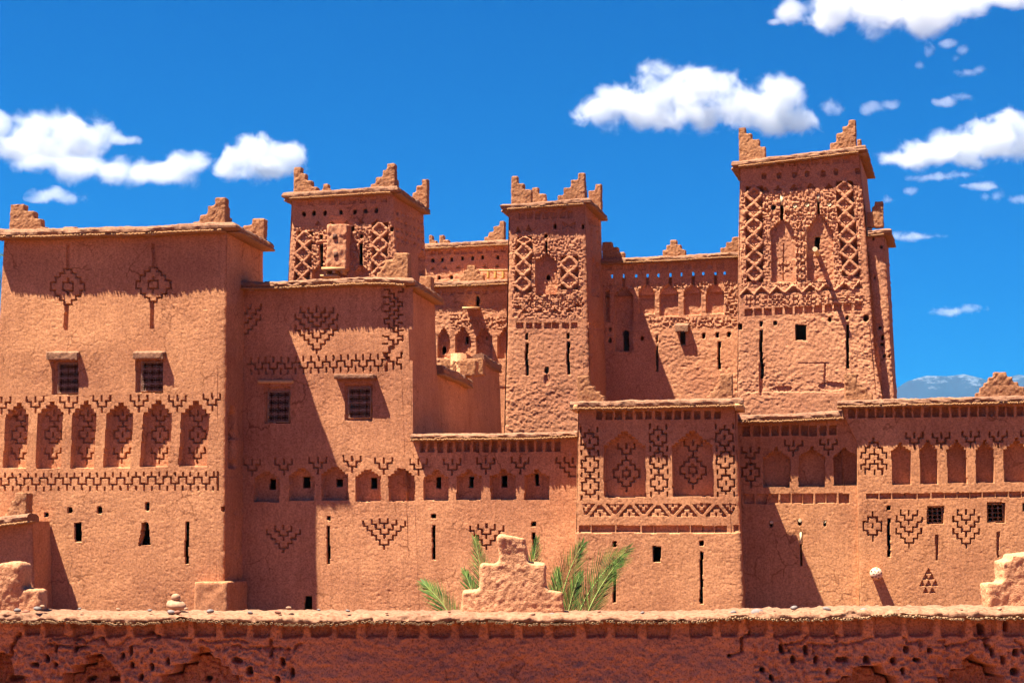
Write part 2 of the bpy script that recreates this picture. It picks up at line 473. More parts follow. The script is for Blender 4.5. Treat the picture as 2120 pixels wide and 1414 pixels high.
    def fret(s, x0, x1, per, yl, yr, start, **k):
        """square wave band with ticks above and below; yl/yr = (tick top, high, low, tick bottom) at both ends"""
        n = int((x1 - x0) / per + 1)
        for i in range(n):
            a = start + i * per
            L = []
            def y(x, j): t = (x - x0) / (x1 - x0); return yl[j] + (yr[j] - yl[j]) * t
            q = per / 4
            L.append([(a - q, y(a, 1)), (a + q, y(a, 1)), (a + q, y(a, 2)), (a + 3 * q, y(a, 2)), (a + 3 * q, y(a, 1))])
            L.append([(a, y(a, 0)), (a, y(a, 1))]); L.append([(a + 2 * q, y(a, 2)), (a + 2 * q, y(a, 3))])
            hh = (yl[1] - yl[0]) * 0.75
            L.append([(a + 2 * q, y(a, 0)), (a + 2 * q, y(a, 0) + hh)]); L.append([(a, y(a, 3) - hh), (a, y(a, 3))])
            L = [[(min(max(x, x0), x1), yy) for x, yy in l] for l in L]
            s.strokes(L, **k)
    def dentils(s, x0, x1, n, y0, y1, slope=0.0, fill=0.68, d=0.2, rnd=0, void=False, name='dentil_recess'):
        p = (x1 - x0) / n
        for i in range(n):
            a = x0 + p * i + RNG.uniform(-.06, .06) * p
            dy = slope * (a - x0)
            s.rect(name, a, y0 + dy, a + p * fill, y1 + dy, d, void=void, rnd=rnd)
    def lattice(s, cpts, y0, per, n, hw, d=0.17, name='lattice_panel'):
        """column of raised crossing bands with lozenges; y0 is a crossing, cpts = [(y, centre x)]"""
        ys = [s.Y(y) for y, x in cpts]; xs = [s.X(x) for y, x in cpts]
        Y0 = s.Y(y0); P = per / s.k; hw = hw / s.k
        Y1 = Y0 + n * P
        w = s.win(min(xs) - hw, Y0, max(xs) + hw, Y1)
        if w is None: return
        U, V = s.U[w], s.V[w]
        X = (U - np.interp(V, ys, xs)) / hw; t = (V - Y0) / P
        ok = (np.abs(X) < 1) & (t > 0) & (t < n)
        tri = 1 - np.abs(2 * (t - np.floor(t)) - 1)
        e = np.abs(X) - tri
        ids = []
        for i in range(n):
            pid = s.new(name); 
            c = ok & (np.floor(t) == i)
            s.L[w][c] = pid
        s.D[w][ok] = 0
        pocket = ok & (e > 0.28); s.D[w][pocket] += d * 2
        band = ok & (np.abs(e) <= 0.26); s.D[w][band] -= .05
        ring = ok & (e < -0.3) & (e > -0.44); s.D[w][ring] += d * 0.3
        q = ok & (e <= -0.5) & ((np.abs(X) < .09) | (np.abs(tri - 1) < .16)); s.D[w][q] += d * .3
    def clods(s, x0, y0, x1, y1, px=8.0, py=6.0, d=0.05, name='brick_fret'):
        """carved band of small bricks standing proud in a diagonal fret"""
        x0, x1, y0, y1 = s.X(x0), s.X(x1), s.Y(y0), s.Y(y1)
        w = s.win(x0, y0, x1, y1)
        if w is None: return
        U, V = s.U[w], s.V[w]
        m = (U > x0) & (U < x1) & (V > y0) & (V < y1)
        i = np.floor((V - y0) / py).astype(int); sh = _TAB[i & 255, 7] * px
        j = np.floor((U - x0 + sh) / px).astype(int)
        fx = (U - x0 + sh) / px - j; fy = (V - y0) / py - i
        h = _TAB[(i * 7 + 3) & 255, (j * 13 + 5) & 255]
        deep = ((h < .38) & (np.abs(fx - .5) < .36) & (np.abs(fy - .5) < .42)) | ((h > .6) & (fx < .24)) | ((h > .38) & (h < .6) & (fy < .26))
        pid = s.new(name); s.L[w][m] = pid
        s.D[w][m & deep] += d; s.D[w][m & ~deep] -= d * .35
    def tris(s, pts, hw, h, d=0.2, up=True, void=False, name='triangle_recess', parent=0):
        for x, y in pts:
            if up: s.poly(name, [(x, y - h / 2), (x + hw, y + h / 2), (x - hw, y + h / 2)], d, void, parent)
            else: s.poly(name, [(x, y + h / 2), (x + hw, y - h / 2), (x - hw, y - h / 2)], d, void, parent)

ROUGH = {
    'plaster': dict(a=[(110, .020), (34, .005), (11, .0013), (5.5, .0016), (3.0, .0018)], clod=0.0010, pit=.026, blur=0),
    'tower': dict(a=[(60, .025), (20, .005), (8, .004), (4, .008)], clod=0.0085, pit=.055, blur=0),
    'side': dict(a=[(60, .02), (14, .006), (5, .005)], clod=0.002, pit=.02, blur=1),
    'old': dict(a=[(120, .02), (45, .014), (18, .012), (8, .008), (4, .004)], clod=0.004, pit=.03, blur=1),
}

def relief(root, P0, nrm, U, V, fn, rough, wallname, mat, seed, corner=(0, 0), scale=1.0, kill=None, fold=0.0):
    """P0: grid of points on the plane, displaced along nrm (into the wall) by the carved depth"""
    f = Feat(U, V, seed, 3.0 if rough == 'old' else 1.0)
    if fn: fn(f)
    D = f.D
    rg = ROUGH[rough]
    for _ in range(rg['blur']):
        E = np.pad(D, 1, mode='edge')
        D = (E[1:-1, :-2] + 2 * E[1:-1, 1:-1] + E[1:-1, 2:]) / 4
        E = np.pad(D, 1, mode='edge')
        D = (E[:-2, 1:-1] + 2 * E[1:-1, 1:-1] + E[2:, 1:-1]) / 4
    N = np.zeros_like(U)
    for i, (s_, a_) in enumerate(rg['a']):
        N += a_ * 2 * vnoise(U / s_, V / s_ * 1.15, seed + 5 + i)
    c = vnoise(U / 6.5, V / 5.0, seed + 20) + 0.6 * vnoise(U / 3.2, V / 2.8, seed + 21)
    N += rg['clod'] * np.clip(c * 3, -1, 1)
    N += rg['pit'] * (np.clip(vnoise(U / 5.2, V / 4.2, seed + 50) - .22, 0, 1) + .8 * np.clip(vnoise(U / 3.0, V / 2.6, seed + 51) - .26, 0, 1) + .8 * np.clip(vnoise(U / 13.0, V / 6.0, seed + 52) - .30, 0, 1))
    N *= (1 - 0.7 * f.flat) * scale * (1 + 0.9 * vnoise(U / 85.0, V / 85.0, seed + 40))
    # worn, rounded outer edges
    nx = U.shape[1]; ii = np.arange(nx)
    ex = np.exp(-ii / 2.0) * corner[0] + np.exp(-(nx - 1 - ii) / 2.0) * corner[1]
    N += ex[None, :] * (0.05 + 0.05 * vnoise(V / 12.0, V * 0 + 3.3, seed + 30))
    if fold: N[:, 0] += fold
    Pd = P0 + nrm * (D + N)[..., None]
    ny, nx = U.shape
    idx = np.arange(ny * nx).reshape(ny, nx)
    Q = np.stack([idx[:-1, :-1], idx[1:, :-1], idx[1:, 1:], idx[:-1, 1:]], -1).reshape(-1, 4)
    L = f.L.ravel()[Q].max(1)
    vd = f.void.ravel()[Q].all(1)
    if kill is not None: vd |= kill.ravel()[Q].any(1)
    Vt = Pd.reshape(-1, 3)
    objs = {}
    order = np.argsort(L, kind='stable'); Ls = L[order]
    cuts = np.searchsorted(Ls, np.arange(len(f.parts) + 1))
    for pid, p in enumerate(f.parts):
        sel = order[cuts[pid]:cuts[pid + 1]]
        sel = sel[~vd[sel]]
        if len(sel) == 0: continue
        q = Q[sel]
        uq, inv = np.unique(q.ravel(), return_inverse=True)
        nm = p['name'] or wallname
        me = raw_mesh(nm, Vt[uq], inv.reshape(-1, 4))
        par = p['parent']
        mt = p['mat'] or mat
        if par and par in objs: o = link_child(nm, me, mt, objs[par])
        else: o = link(nm, me, mt, root)
        objs[pid] = o
    return objs

def front(root, plane, vtop, ulo, uhi, vbot, fn, rough, mat, seed, step=1.5, cut=None, corner=(0, 1), colwarp=None, killfn=None, name='front_wall', fold=0.0):
    """front wall: vtop = [(u,v)...], ulo/uhi = [(v,u)...] in photo coordinates"""
    def ip(a, x): return np.interp(x, [q[0] for q in a], [q[1] for q in a])
    uL, uR = ip(ulo, vtop[0][1]), ip(uhi, vtop[-1][1])
    nx = int(max(ip(uhi, vbot) - ip(ulo, vbot), uR - uL) / step) + 2
    vm = min(v for _, v in vtop)
    ny = int((vbot - vm) / step) + 2
    s_ = np.linspace(0, 1, nx)[None, :]; q_ = np.linspace(0, 1, ny)[:, None]
    vt = ip(vtop, uL + s_ * (uR - uL))
    V = vt + q_ * (vbot - vt)
    lo, hi = ip(ulo, V), ip(uhi, V)
    U = lo + s_ * (hi - lo)
    kill = killfn(U, V) if killfn else None
    if cut:      # the hidden foot needs no relief
        kill = V > cut
        a_, b_ = cut - 4, vbot
        link('lower_wall', raw_mesh('lower_wall', plane.hit(np.array([ip(ulo, a_), ip(uhi, a_), ip(uhi, b_), ip(ulo, b_)]), np.array([a_, a_, b_, b_])) + plane.vh * .04, np.array([[0, 3, 2, 1]])), mat, root)
    if colwarp: U = colwarp(U, V)
    P0 = plane.hit(U, V)
    relief(root, P0, plane.vh, U, V, fn, rough, name, mat, seed, corner, kill=kill, fold=fold)
    return dict(TL=P0[0, 0], TR=P0[0, -1], BL=P0[-1, 0], BR=P0[-1, -1])

def side(root, A, B, depth, plane, fn, rough, mat, seed, step=2.0, corner=(0, 0), name='side_wall', start=0.0, ztop=None):
    """right-hand wall running back from the corner line A (top) - B (foot)"""
    A = np.array(A, float); B = np.array(B, float)
    if ztop is not None:
        t = (ztop - B[2]) / (A[2] - B[2]); A = B + (A - B) * t
    A0, B0 = A + plane.vh * start, B + plane.vh * start
    A1, B1 = A + plane.vh * depth, B + plane.vh * depth
    u0, v0 = proj(A0); u1, v1 = proj(A1); ub, vb = proj(B0)
    nx = max(14, int(abs(u1 - u0) / step * 1.0) + 2); ny = max(20, int(abs(vb - v0) / step) + 2)
    s_ = np.linspace(0, 1, nx)[None, :, None]; q_ = np.linspace(0, 1, ny)[:, None, None]
    P0 = (A0 * (1 - s_) + A1 * s_) * (1 - q_) + (B0 * (1 - s_) + B1 * s_) * q_
    U, V = proj(P0)
    relief(root, P0, -plane.uh, U, V, fn, rough, name, mat, seed, corner)

def rest(root, c, plane, depth, mat=None, roof_drop=0.05):
    """far sides and the flat roof, closing the building"""
    mat = mat or M_PLASTER
    TL, TR, BL, BR = (np.array(c[k], float) for k in ('TL', 'TR', 'BL', 'BR'))
    d = plane.vh * depth; z = np.array([0, 0, -roof_drop])
    link('rear_wall', raw_mesh('rear_wall', np.array([TL, BL, BL + d, TL + d, TR + d, BR + d]),
                               np.array([[0, 3, 2, 1], [3, 4, 5, 2]])), mat, root)
    e_ = -plane.uh * .3 + z
    link('end_wall', raw_mesh('end_wall', np.array([TR + e_, TR + d + e_, BR + d + e_, BR + e_]), np.array([[0, 1, 2, 3]])), mat, root)
    link('roof', raw_mesh('roof', np.array([TL + z, TR + z, TR + d + z, TL + d + z]), np.array([[0, 1, 2, 3]])), mat, root)

def eave(root, plane, px, right=0.0, left=0.0, oh=0.5, h=0.2, seed=0, ext=0.35, wob=0.03, name='eave', reeds=True, drop=0.0, extr=0.0):
    """overhanging roof edge: a mud roll on a bed of reeds, along the front and back along the sides"""
    oh = oh * 1.19; h = h * 1.2
    F = [plane.hit(u, v) for u, v in px]
    pts = []; outs = []
    n0, n1 = -plane.vh, plane.uh
    def seg(a, b, na, nb):
        m = max(2, int(np.linalg.norm(b - a) / 0.07))
        for i in range(m):
            t = i / m
            pts.append(a + (b - a) * t); outs.append(na if i == 0 else n_cur)
    if left:
        n_cur = -plane.uh
        seg(F[0] + plane.vh * left, F[0], -plane.uh, None)
    for i in range(len(F) - 1):
        n_cur = n0
        a = F[i]
        na = n0
        if i == 0 and left: na = n0 - plane.uh
        if i == 0 and not left: a = a - plane.uh * ext
        b = F[i + 1]
        if i == len(F) - 2 and not right: b = b + plane.uh * extr
        seg(a, b, na, n0)
    if right:
        n_cur = n1
        seg(F[-1], F[-1] + plane.vh * right, n0 + n1, n1)
        pts.append(F[-1] + plane.vh * right); outs.append(n1)
    else:
        pts.append(F[-1] + plane.uh * extr); outs.append(n0)
    pts = np.array(pts); outs = np.array(outs)
    prof = np.array([(-.42, -.02), (-.42, h * .55), (-.25, h * .95), (0, h * 1.08), (oh * .45, h * 1.05), (oh * .75, h * .98), (oh * .93, h * .8), (oh * 1.02, h * .5), (oh * 1.0, h * .18), (oh * .9, 0), (oh * .4, -.01)])
    m = len(pts); L = np.concatenate([[0], np.cumsum(np.linalg.norm(np.diff(pts, axis=0), axis=1))])
    a = np.arange(len(prof))[None, :]
    no = wob * 2 * vnoise(L[:, None] / .9 + a * 0, a * .25, seed) + wob * 1.1 * vnoise(L[:, None] / .23 + a * 0, a * .8, seed + 2) * 2 + .03 * vnoise(L[:, None] / .09, a * 1.3, seed + 7)
    nz = wob * .8 * vnoise(L[:, None] / .6 + a * 0, a * .3, seed + 1) * 2 + .035 * vnoise(L[:, None] / .12, a * 1.1, seed + 3)
    sag = wob * 1.5 * vnoise(L / 1.7, L * 0, seed + 4)[:, None]
    o = prof[None, :, 0] + no * (prof[None, :, 0] > .05)
    z = prof[None, :, 1] + nz * (prof[None, :, 1] > .0) + sag - drop
    V = pts[:, None, :] + outs[:, None, :] * o[..., None]
    V[..., 2] += z
    k = len(prof)
    i = np.arange(m - 1)[:, None] * k; j = np.arange(k)[None, :]; jn = (j + 1) % k
    Q = np.stack([i + j, i + jn, i + k + jn, i + k + j], -1).reshape(-1, 4)
    V = V.reshape(-1, 3)
    # close the ends
    c0 = V[:k].mean(0); c1 = V[-k:].mean(0); nv = len(V)
    V = np.concatenate([V, [c0, c1]])
    e0 = np.array([[q, (q + 1) % k, nv, nv] for q in range(k)]); e1 = np.array([[nv - k + q, nv - k + (q + 1) % k, nv + 1, nv + 1] for q in range(k)])
    tri = np.concatenate([e0[:, :3], e1[:, :3]])
    me = bpy.data.meshes.new(name)
    me.from_pydata(V.tolist(), [], [list(map(int, f)) for f in Q] + [list(map(int, f)) for f in tri])
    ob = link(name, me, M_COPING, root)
    if reeds:
        Bx = []
        for i in range(m - 1):
            seglen = L[i + 1] - L[i]
            if seglen < 1e-6: continue
            n_ = outs[i] if np.linalg.norm(outs[i]) < 1.1 else outs[i + 1]
            T = (pts[i + 1] - pts[i]) / seglen
            for q in range(2):
                b = pts[i] + T * seglen * (q / 2 + .1 * random.random())
                ln = oh + random.choice([0.0, 0.006, 0.012, 0.02, 0.035]) + random.uniform(0, .02)
                zz = -.075 + random.uniform(-.02, .012) + sag[i, 0] - drop
                Bx.append((b - n_ * .15 + np.array([0, 0, zz]), T * .03, n_ * (ln + .15), np.array([0, 0, .07])))
        V2, Q2 = boxes(Bx)
        link_child('reed_bed', raw_mesh('reed_bed', V2, Q2), M_REED, ob, kind='stuff')
    return ob

def merlon(root, plane, steps, ybase, thick=0.38, corner=None, seed=0, vox=0.045, amp=0.013, name='merlon', mat=None, sink=0.12, legs=1.0):
    """stepped mud finial; steps = [(x0,x1,ytop)] in photo coordinates; corner 'L'/'R' adds the leg along the side wall"""
    Bx = []
    for x0, x1, yt in steps:
        A = plane.hit(x0, ybase); B = plane.hit(x1, ybase); T = plane.hit((x0 + x1) / 2, yt)
        wd = np.linalg.norm(B - A)
        zt = T[2]
        Bx.append((A - np.array([0, 0, sink]), plane.uh * wd, plane.vh * thick, np.array([0, 0, zt - A[2] + sink])))
        if corner:
            xc = min(s[0] for s in steps) if corner == 'L' else max(s[1] for s in steps)
            C = plane.hit(xc, ybase)
            d = np.linalg.norm(plane.hit(x1 if corner == 'L' else x0, ybase) - C) * legs
            o = C - np.array([0, 0, sink]) - (plane.uh * thick if corner == 'R' else 0)
            Bx.append((o, plane.uh * thick, plane.vh * max(d, thick), np.array([0, 0, zt - A[2] + sink])))
    V, Q = boxes(Bx)
    me = remeshed(V, Q, vox, amp, 0.13, seed, .008, .08)
    return link(name, me, mat or M_MERLON, root)

def slab(root, plane, x0, y0, x1, y1, out, name, mat, inset=0.1, vox=0.03, amp=0.01, tilt=0.0, seed=0):
    """a slab projecting from the wall"""
    A = plane.hit(x0, y1); B = plane.hit(x1, y1); T = plane.hit(x0, y0)
    V, Q = boxes([(A - plane.vh * out, B - A, plane.vh * (out + inset), np.array([0, 0, T[2] - A[2]]))])
    c = (V - A) @ plane.vh
    V[:, 2] += tilt * c
    if vox:
        me = remeshed(V, Q, vox, amp, 0.1, seed)
        return link(name, me, mat, root, smooth=True)
    return link(name, raw_mesh(name, V, Q), mat, root)

def grille(root, plane, x0, y0, x1, y1, inset, seed=0, nx=3, ny=4):
    """wrought-iron window grille with scrolls"""
    pl = plane.off(inset)
    A = plane.hit(x0, y1); Wd = (np.linalg.norm(plane.hit(x1, y1) - A)); Ht = plane.hit(x0, y0)[2] - A[2]
    A = A + plane.vh * inset
    def P(a, b): return A + plane.uh * a * Wd + np.array([0, 0, b * Ht])
    parts = []
    for i in range(nx + 1): parts.append(tube([P(i / nx, 0), P(i / nx, .5), P(i / nx, 1)], .009, 4))
    for j in range(ny + 1): parts.append(tube([P(0, j / ny), P(.5, j / ny), P(1, j / ny)], .009, 4))
    cw, ch = Wd / nx, Ht / ny
    for i in range(nx):
        for j in range(ny):
            for sx in (-1, 1):
                for sy in (-1, 1):
                    th = np.linspace(0, 2.6 * math.pi, 15)
                    rr = 0.062 * cw / .27 * (1 - th / (3.2 * math.pi))
                    cx, cy = (i + .5) * cw + sx * cw * .24, (j + .5) * ch + sy * ch * .25
                    pts = [A + plane.uh * (cx + sx * r_ * math.cos(t)) + np.array([0, 0, cy + sy * r_ * math.sin(t)]) for r_, t in zip(rr, th)]
                    parts.append(tube(pts, .009, 4))
    V, Q = join(parts)
    return raw_mesh('grille', V, Q)

def window(root, plane, x0, y0, x1, y1, inset=0.16, frame=0.05, seed=0):
    """window: clay frame with an iron grille"""
    A = plane.hit(x0, y1); B = plane.hit(x1, y1); T = plane.hit(x0, y0)
    w = B - A; h = np.array([0, 0, T[2] - A[2]]); v = plane.vh; uh = plane.uh; o = A + v * (inset + .03)
    f = frame
    V, Q = boxes([(o, uh * f, v * .06, h), (o + w - uh * f, uh * f, v * .06, h), (o + uh * f, w - 2 * uh * f, v * .06, np.array([0, 0, f])), (o + uh * f + h - np.array([0, 0, f]), w - 2 * uh * f, v * .06, np.array([0, 0, f]))])
    fr = link('window', raw_mesh('window', V, Q), M_WOOD, root)
    link_child('grille', grille(root, plane, x0 + 1.5, y0 + 1.5, x1 - 1.5, y1 - 1.5, inset), M_IRON, fr)
    return fr

# ================================================================== the setting
GY = 20000.0
g = raw_mesh('ground', np.array([[-GY, -3000, 0], [GY, -3000, 0], [GY, 30000, 0], [-GY, 30000, 0]], float), np.array([[0, 1, 2, 3]]))
gr = link('ground', g, M_GROUND); gr['kind'] = 'structure'

BP = Plane(YAW, 470, 55.0)
K = 3.53333

# ------------------------------------------------------------------ house at the left edge (two grilled windows)
def b1_feats(f):
    f.frame(0, 400, K)
    for cx, cy, st, lx0, lx1, lb in ((495, 683, 380, 470, 498, 1000), (1120, 669, 368, 1098, 1125, 990)):
        f.diamond(cx, cy, [27, 60, 92, 125], [127, 97, 67, 28], (35, 28), w=3.2, d=.15, name='carved_lozenge')
        f.rect('carved_slot', cx - 10, st, cx + 14, cy - 128, .10)
        f.rect('carved_slot', lx0, cy + 130, lx1, lb, .14)
    f.frame(0, 0, 1)
    f.rect('window_recess', 108, 744, 162, 817, .17)
    f.rect(None, 115, 750, 160, 814, .02, void=True)
    f.rect('window_recess', 281, 741, 337, 813, .17)
    f.rect(None, 288, 747, 335, 810, .02, void=True)
    f.frame(0, 800, K)
    for cx, y in ((10, 78), (258, 72), (503, 80), (745, 70), (1015, 67), (1298, 67), (1548, 57)):
        f.trident(cx, y, 62, 116, d=.15)
    N = [(42, 207, 115, 200, 597, -21, 140), (278, 460, 112, 192, 600, -18, 383), (533, 703, 105, 192, 597, -20, 628),
         (780, 972, 118, 195, 592, -25, 885), (1050, 1258, 100, 192, 588, -30, 1160), (1325, 1532, 105, 195, 583, -21, 1430)]
    for x0, x1, yt, ys, yb, dx, ap in N:
        p = f.niche(x0, x1, yt, ys, yb, 3, .24, apex=ap, dx=dx, rel=.18)
        c = (x0 + x1) / 2 + dx * .3
        f.trident(c + 4, 172, 60, 112, parent=p, d=.13)
        f.plus(c, 348, 61, 60, parent=p, d=.13)
        f.trident(c - 4, 448, 60, 112, parent=p, d=.13)
    f.fret(-100, 1593, 113, (640, 672, 720, 760), (627, 660, 708, 755), -21, d=.15, w=2.9, name='carved_band')
    f.hole(335, 935, 32, 38); f.hole(508, 908, 36, 52); f.hole(728, 905, 38, 58); f.hole(1078, 878, 32, 72); f.hole(1638, 893, 38, 40, d=.25, void=False)
    f.rect('slit_window', 545, 995, 595, 1140, .32, void=True)
    f.poly('slit_window', [(1040, 993), (1085, 993), (1100, 1162), (1015, 1162)], .32, void=True)
    f.rect('slit_window', 1355, 990, 1381, 1302, .3, void=True)

def b1_side(f):
    f.frame(0, 800, K)
    f.niche(1682, 1722, 150, 190, 590, 2, .4)
    f.rect('slit_window', 1718, 985, 1727, 1250, .1)
    f.hole(1720, 905, 10, 45, d=.1, void=False)

t = thing('clay_house', 'tall plastered clay house with two iron-grilled windows above six stepped niches', 'house', BP.hit(235, 1300) * [1, 1, 0])
c = front(t, BP, [(9, 494), (140, 491), (300, 486), (470, 478)], [(490, 9), (1320, -36)], [(470, 470), (1320, 464)], 1325, b1_feats, 'plaster', M_PLASTER, 11, corner=(0, 1))
side(t, c['TR'], c['BR'], 3.8, BP, b1_side, 'side', M_PLASTER, 12)
rest(t, c, BP, 3.8)
eave(t, BP, [(9, 494), (140, 491), (300, 486), (470, 478)], right=3.8, oh=.37, h=.2, seed=1, wob=.035)
EP = BP.off(0.05)
merlon(t, EP, [(18, 47, 423), (47, 69, 437), (69, 84, 453), (84, 97, 470)], 481, corner='L', seed=1)
merlon(t, EP, [(443, 466, 408), (428, 443, 425), (412, 428, 444), (398, 412, 459)], 471, corner='R', seed=2, legs=.8)
merlon(t, EP.off(.3), [(129, 156, 469)], 482, seed=3)
merlon(t, BP.off(3.2), [(521, 547, 452), (502, 521, 466)], 500, seed=4)
for k, (x0, x1, y0, y1) in enumerate(((115, 161, 750, 815), (288, 336, 747, 811))):
    window(t, BP, x0, y0, x1, y1, inset=.1)
for k, (x0, x1, y0, y1) in enumerate(((100, 166, 727, 744), (279, 343, 727, 742))):
    slab(t, BP, x0, y0, x1, y1, .22, 'window_hood', M_COPING, tilt=.25, seed=k)
# the stub of masonry at its foot
BX = BP.off(-.45)
A = BX.hit(400, 1300); B = BX.hit(466, 1300); T = BX.hit(430, 1204)
V, Q = boxes([(A, (B - A) + BP.uh * .05, BP.vh * 2.02, np.array([0, 0, T[2] - A[2]]))])
link('corner_buttress', remeshed(V, Q, .05, .02, .3, 3), M_PLASTER, t, smooth=True)

# ------------------------------------------------------------------ second house with the row of window niches
P2 = BP.off(1.75)
def b2_feats(f):
    f.frame(480, 560, K)
    st = lambda x, y, n, sx, sy: sum([[(x + i * sx, y - i * sy), (x + (i + 1) * sx, y - i * sy), (x + (i + 1) * sx, y - (i + 1) * sy)] for i in range(n)], [])
    f.strokes([st(50, 350, 3, 28, 34), st(50, 420, 5, 32, 34), st(50, 500, 5, 32, 34)], name='carved_stairs')
    f.vees(620, [(275, 2), (275, 4), (325, 5), (405, 5)], 30.5, 34, 30, tick=(265, 300), name='carved_chevrons')
    z1 = [(1118, 138)]
    xs = [1118, 1152, 1186, 1216, 1248]; y = 138
    seq = [1, 2, 3, 4, 3, 2, 1, 0, 1, 2, 3, 4, 3, 2, 1, 0, 1, 2, 3, 4]
    for q, i in enumerate(seq):
        z1.append((xs[i], y)); y += 31; z1.append((xs[i], y))
        if y > 690: break
    z2 = [[(1118, 192), (1155, 192), (1155, 222), (1188, 222), (1188, 262), (1155, 262), (1155, 300), (1118, 300)], [(1118, 244), (1146, 244)],
          [(1250, 320), (1218, 320), (1218, 350), (1188, 350), (1188, 400), (1218, 400), (1218, 440), (1250, 440)], [(1222, 383), (1250, 383)],
          [(1108, 478), (1150, 478), (1150, 510), (1182, 510), (1182, 560), (1150, 560), (1150, 604), (1110, 604)], [(1108, 538), (1142, 538)],
          [(1240, 605), (1240, 640), (1208, 640), (1208, 686), (1240, 686), (1240, 720)], [(1250, 132), (1250, 158), (1224, 158)], [(1182, 684), (1182, 722)]]
    f.strokes([z1] + z2, name='carved_zigzag')
    f.fret(110, 1135, 109.5, (640, 685, 722, 760), (610, 652, 696, 732), 140, d=.15, w=2.9, name='carved_band')
    f.rect('window_recess', 240, 850, 426, 1115, .14); f.rect(None, 252, 878, 418, 1110, .02, void=True)
    f.rect('window_recess', 826, 832, 1028, 1098, .14); f.rect(None, 842, 852, 1014, 1082, .02, void=True)
    f.frame(480, 880, K)
    for cx, y in ((145, 255), (380, 250), (628, 238), (880, 228), (1110, 243), (1365, 250), (1610, 250), (1855, 243), (2108, 238)):
        f.trident(cx, y, 62, 112, d=.15)
    N = [(162, 347, 340, 390, 562, 252, 298, 387, 473, None, 0), (418, 600, 315, 372, 550, 497, 548, 373, 458, None, 0), (655, 850, 308, 358, 552, 740, 788, 390, 453, None, 0),
         (905, 1085, 325, 375, 558, 993, 1040, 378, 465, None, 0), (1145, 1335, 318, 370, 557, 1238, 1287, 375, 458, None, 0), (1403, 1583, 345, 377, 552, 1477, 1515, 375, 458, None, 32),
         (1645, 1822, 345, 373, 545, 1717, 1752, 370, 455, None, 32), (1893, 2075, 340, 370, 545, 1960, 2000, 363, 452, None, 32), (2141, 2321, 342, 368, 545, 2204, 2236, 352, 438, None, 30)]
    for i, (x0, x1, yt, ys, yb, a, b, q, r, ap, sl) in enumerate(N):
        p = f.niche(x0, x1, yt, ys, yb, 2 if sl else 3, .30, slot=sl, rel=.3)
        if i == 4: f.rect('blind_window', a, q, b, r, .05, parent=p)
        else: f.rect('niche_window', a, q, b, r, .3, void=True, parent=p)
    f.rect('slit_window', 695, 738, 719, 1018, .3, void=True); f.hole(708, 681, 25, 38, rnd=6)
    f.rect('slit_window', 1465, 733, 1490, 985, .3, void=True); f.hole(1475, 667, 34, 36, rnd=6)
    f.vees(377, [(740, 2), (765, 4)], 30, 33, 32, tick=(736, 760), name='carved_chevrons')
    f.vees(1113, [(685, 1), (693, 3), (705, 5)], 30, 34, 32, name='carved_chevrons')
    f.vees(1862, [(728, 2), (738, 4)], 30, 34, 32, tick=(722, 750), name='carved_chevrons')
    f.rect('doorway', 530, 1248, 584, 1380, .3, void=True)
    f.frame(840, 1014, K)
    f.rect('slit_window', 924, 310, 950, 505, .3, void=True); f.hole(936, 249, 34, 38, rnd=6)
    f.frame(980, 640, K)
    f.strokes([[(605, 1090), (605, 1125), (635, 1125), (635, 1160), (668, 1160), (668, 1190), (700, 1190), (700, 1222), (745, 1222)], [(665, 1090), (665, 1122), (700, 1122), (700, 1155), (745, 1155)], [(728, 1088), (728, 1120)]], name='carved_stairs')
    f.frame(0, 0, 1)
    f.dentils(869, 1167, 16, 914, 936, slope=-.006, fill=.62, d=.24)

XL = lambda v: 842 + (v - 584) * (12.0 / 319)
def b2_warp(U, V):
    top = V < 903
    U2 = np.where(U <= 854, 498 + (U - 498) * (XL(V) - 498) / 356.0, U)
    return np.where(top, U2, U)
def b2_kill(U, V): return (U > 855.2) & (V < 903)
t = thing('clay_house', 'clay house carved with zigzags, with a row of small windows set in stepped niches', 'house', P2.hit(680, 1320) * [1, 1, 0])
c = front(t, P2, [(497, 598), (842, 590), (1196, 582)], [(590, 497), (1325, 500)], [(580, 1196), (1325, 1200)], 1325, b2_feats, 'plaster', M_PLASTER2, 21, corner=(0, 0), colwarp=b2_warp, killfn=b2_kill)
TR = P2.hit(842, 590); XR = P2.hit(854, 903); foot = TR + (XR - TR) * (TR[2] + .1) / (TR[2] - XR[2])
side(t, TR, foot, 4.3, P2, None, 'side', M_PLASTER2, 22)
c1 = dict(TL=c['TL'], BL=c['BL'], TR=TR, BR=foot)
rest(t, c1, P2, 4.3)
eave(t, P2, [(497, 598), (600, 596), (720, 590), (800, 588), (842, 590)], right=4.3, oh=.28, h=.17, seed=5, ext=0.0)
z1 = P2.off(4.3).hit(910, 771)[2]
side(t, TR, foot, 10.0, P2, None, 'side', M_PLASTER, 23, start=4.3, ztop=z1, name='yard_wall')
side(t, TR, foot, 17.2, P2, None, 'side', M_PLASTER, 24, start=10.0, ztop=z1 + 1.35, name='yard_wall')
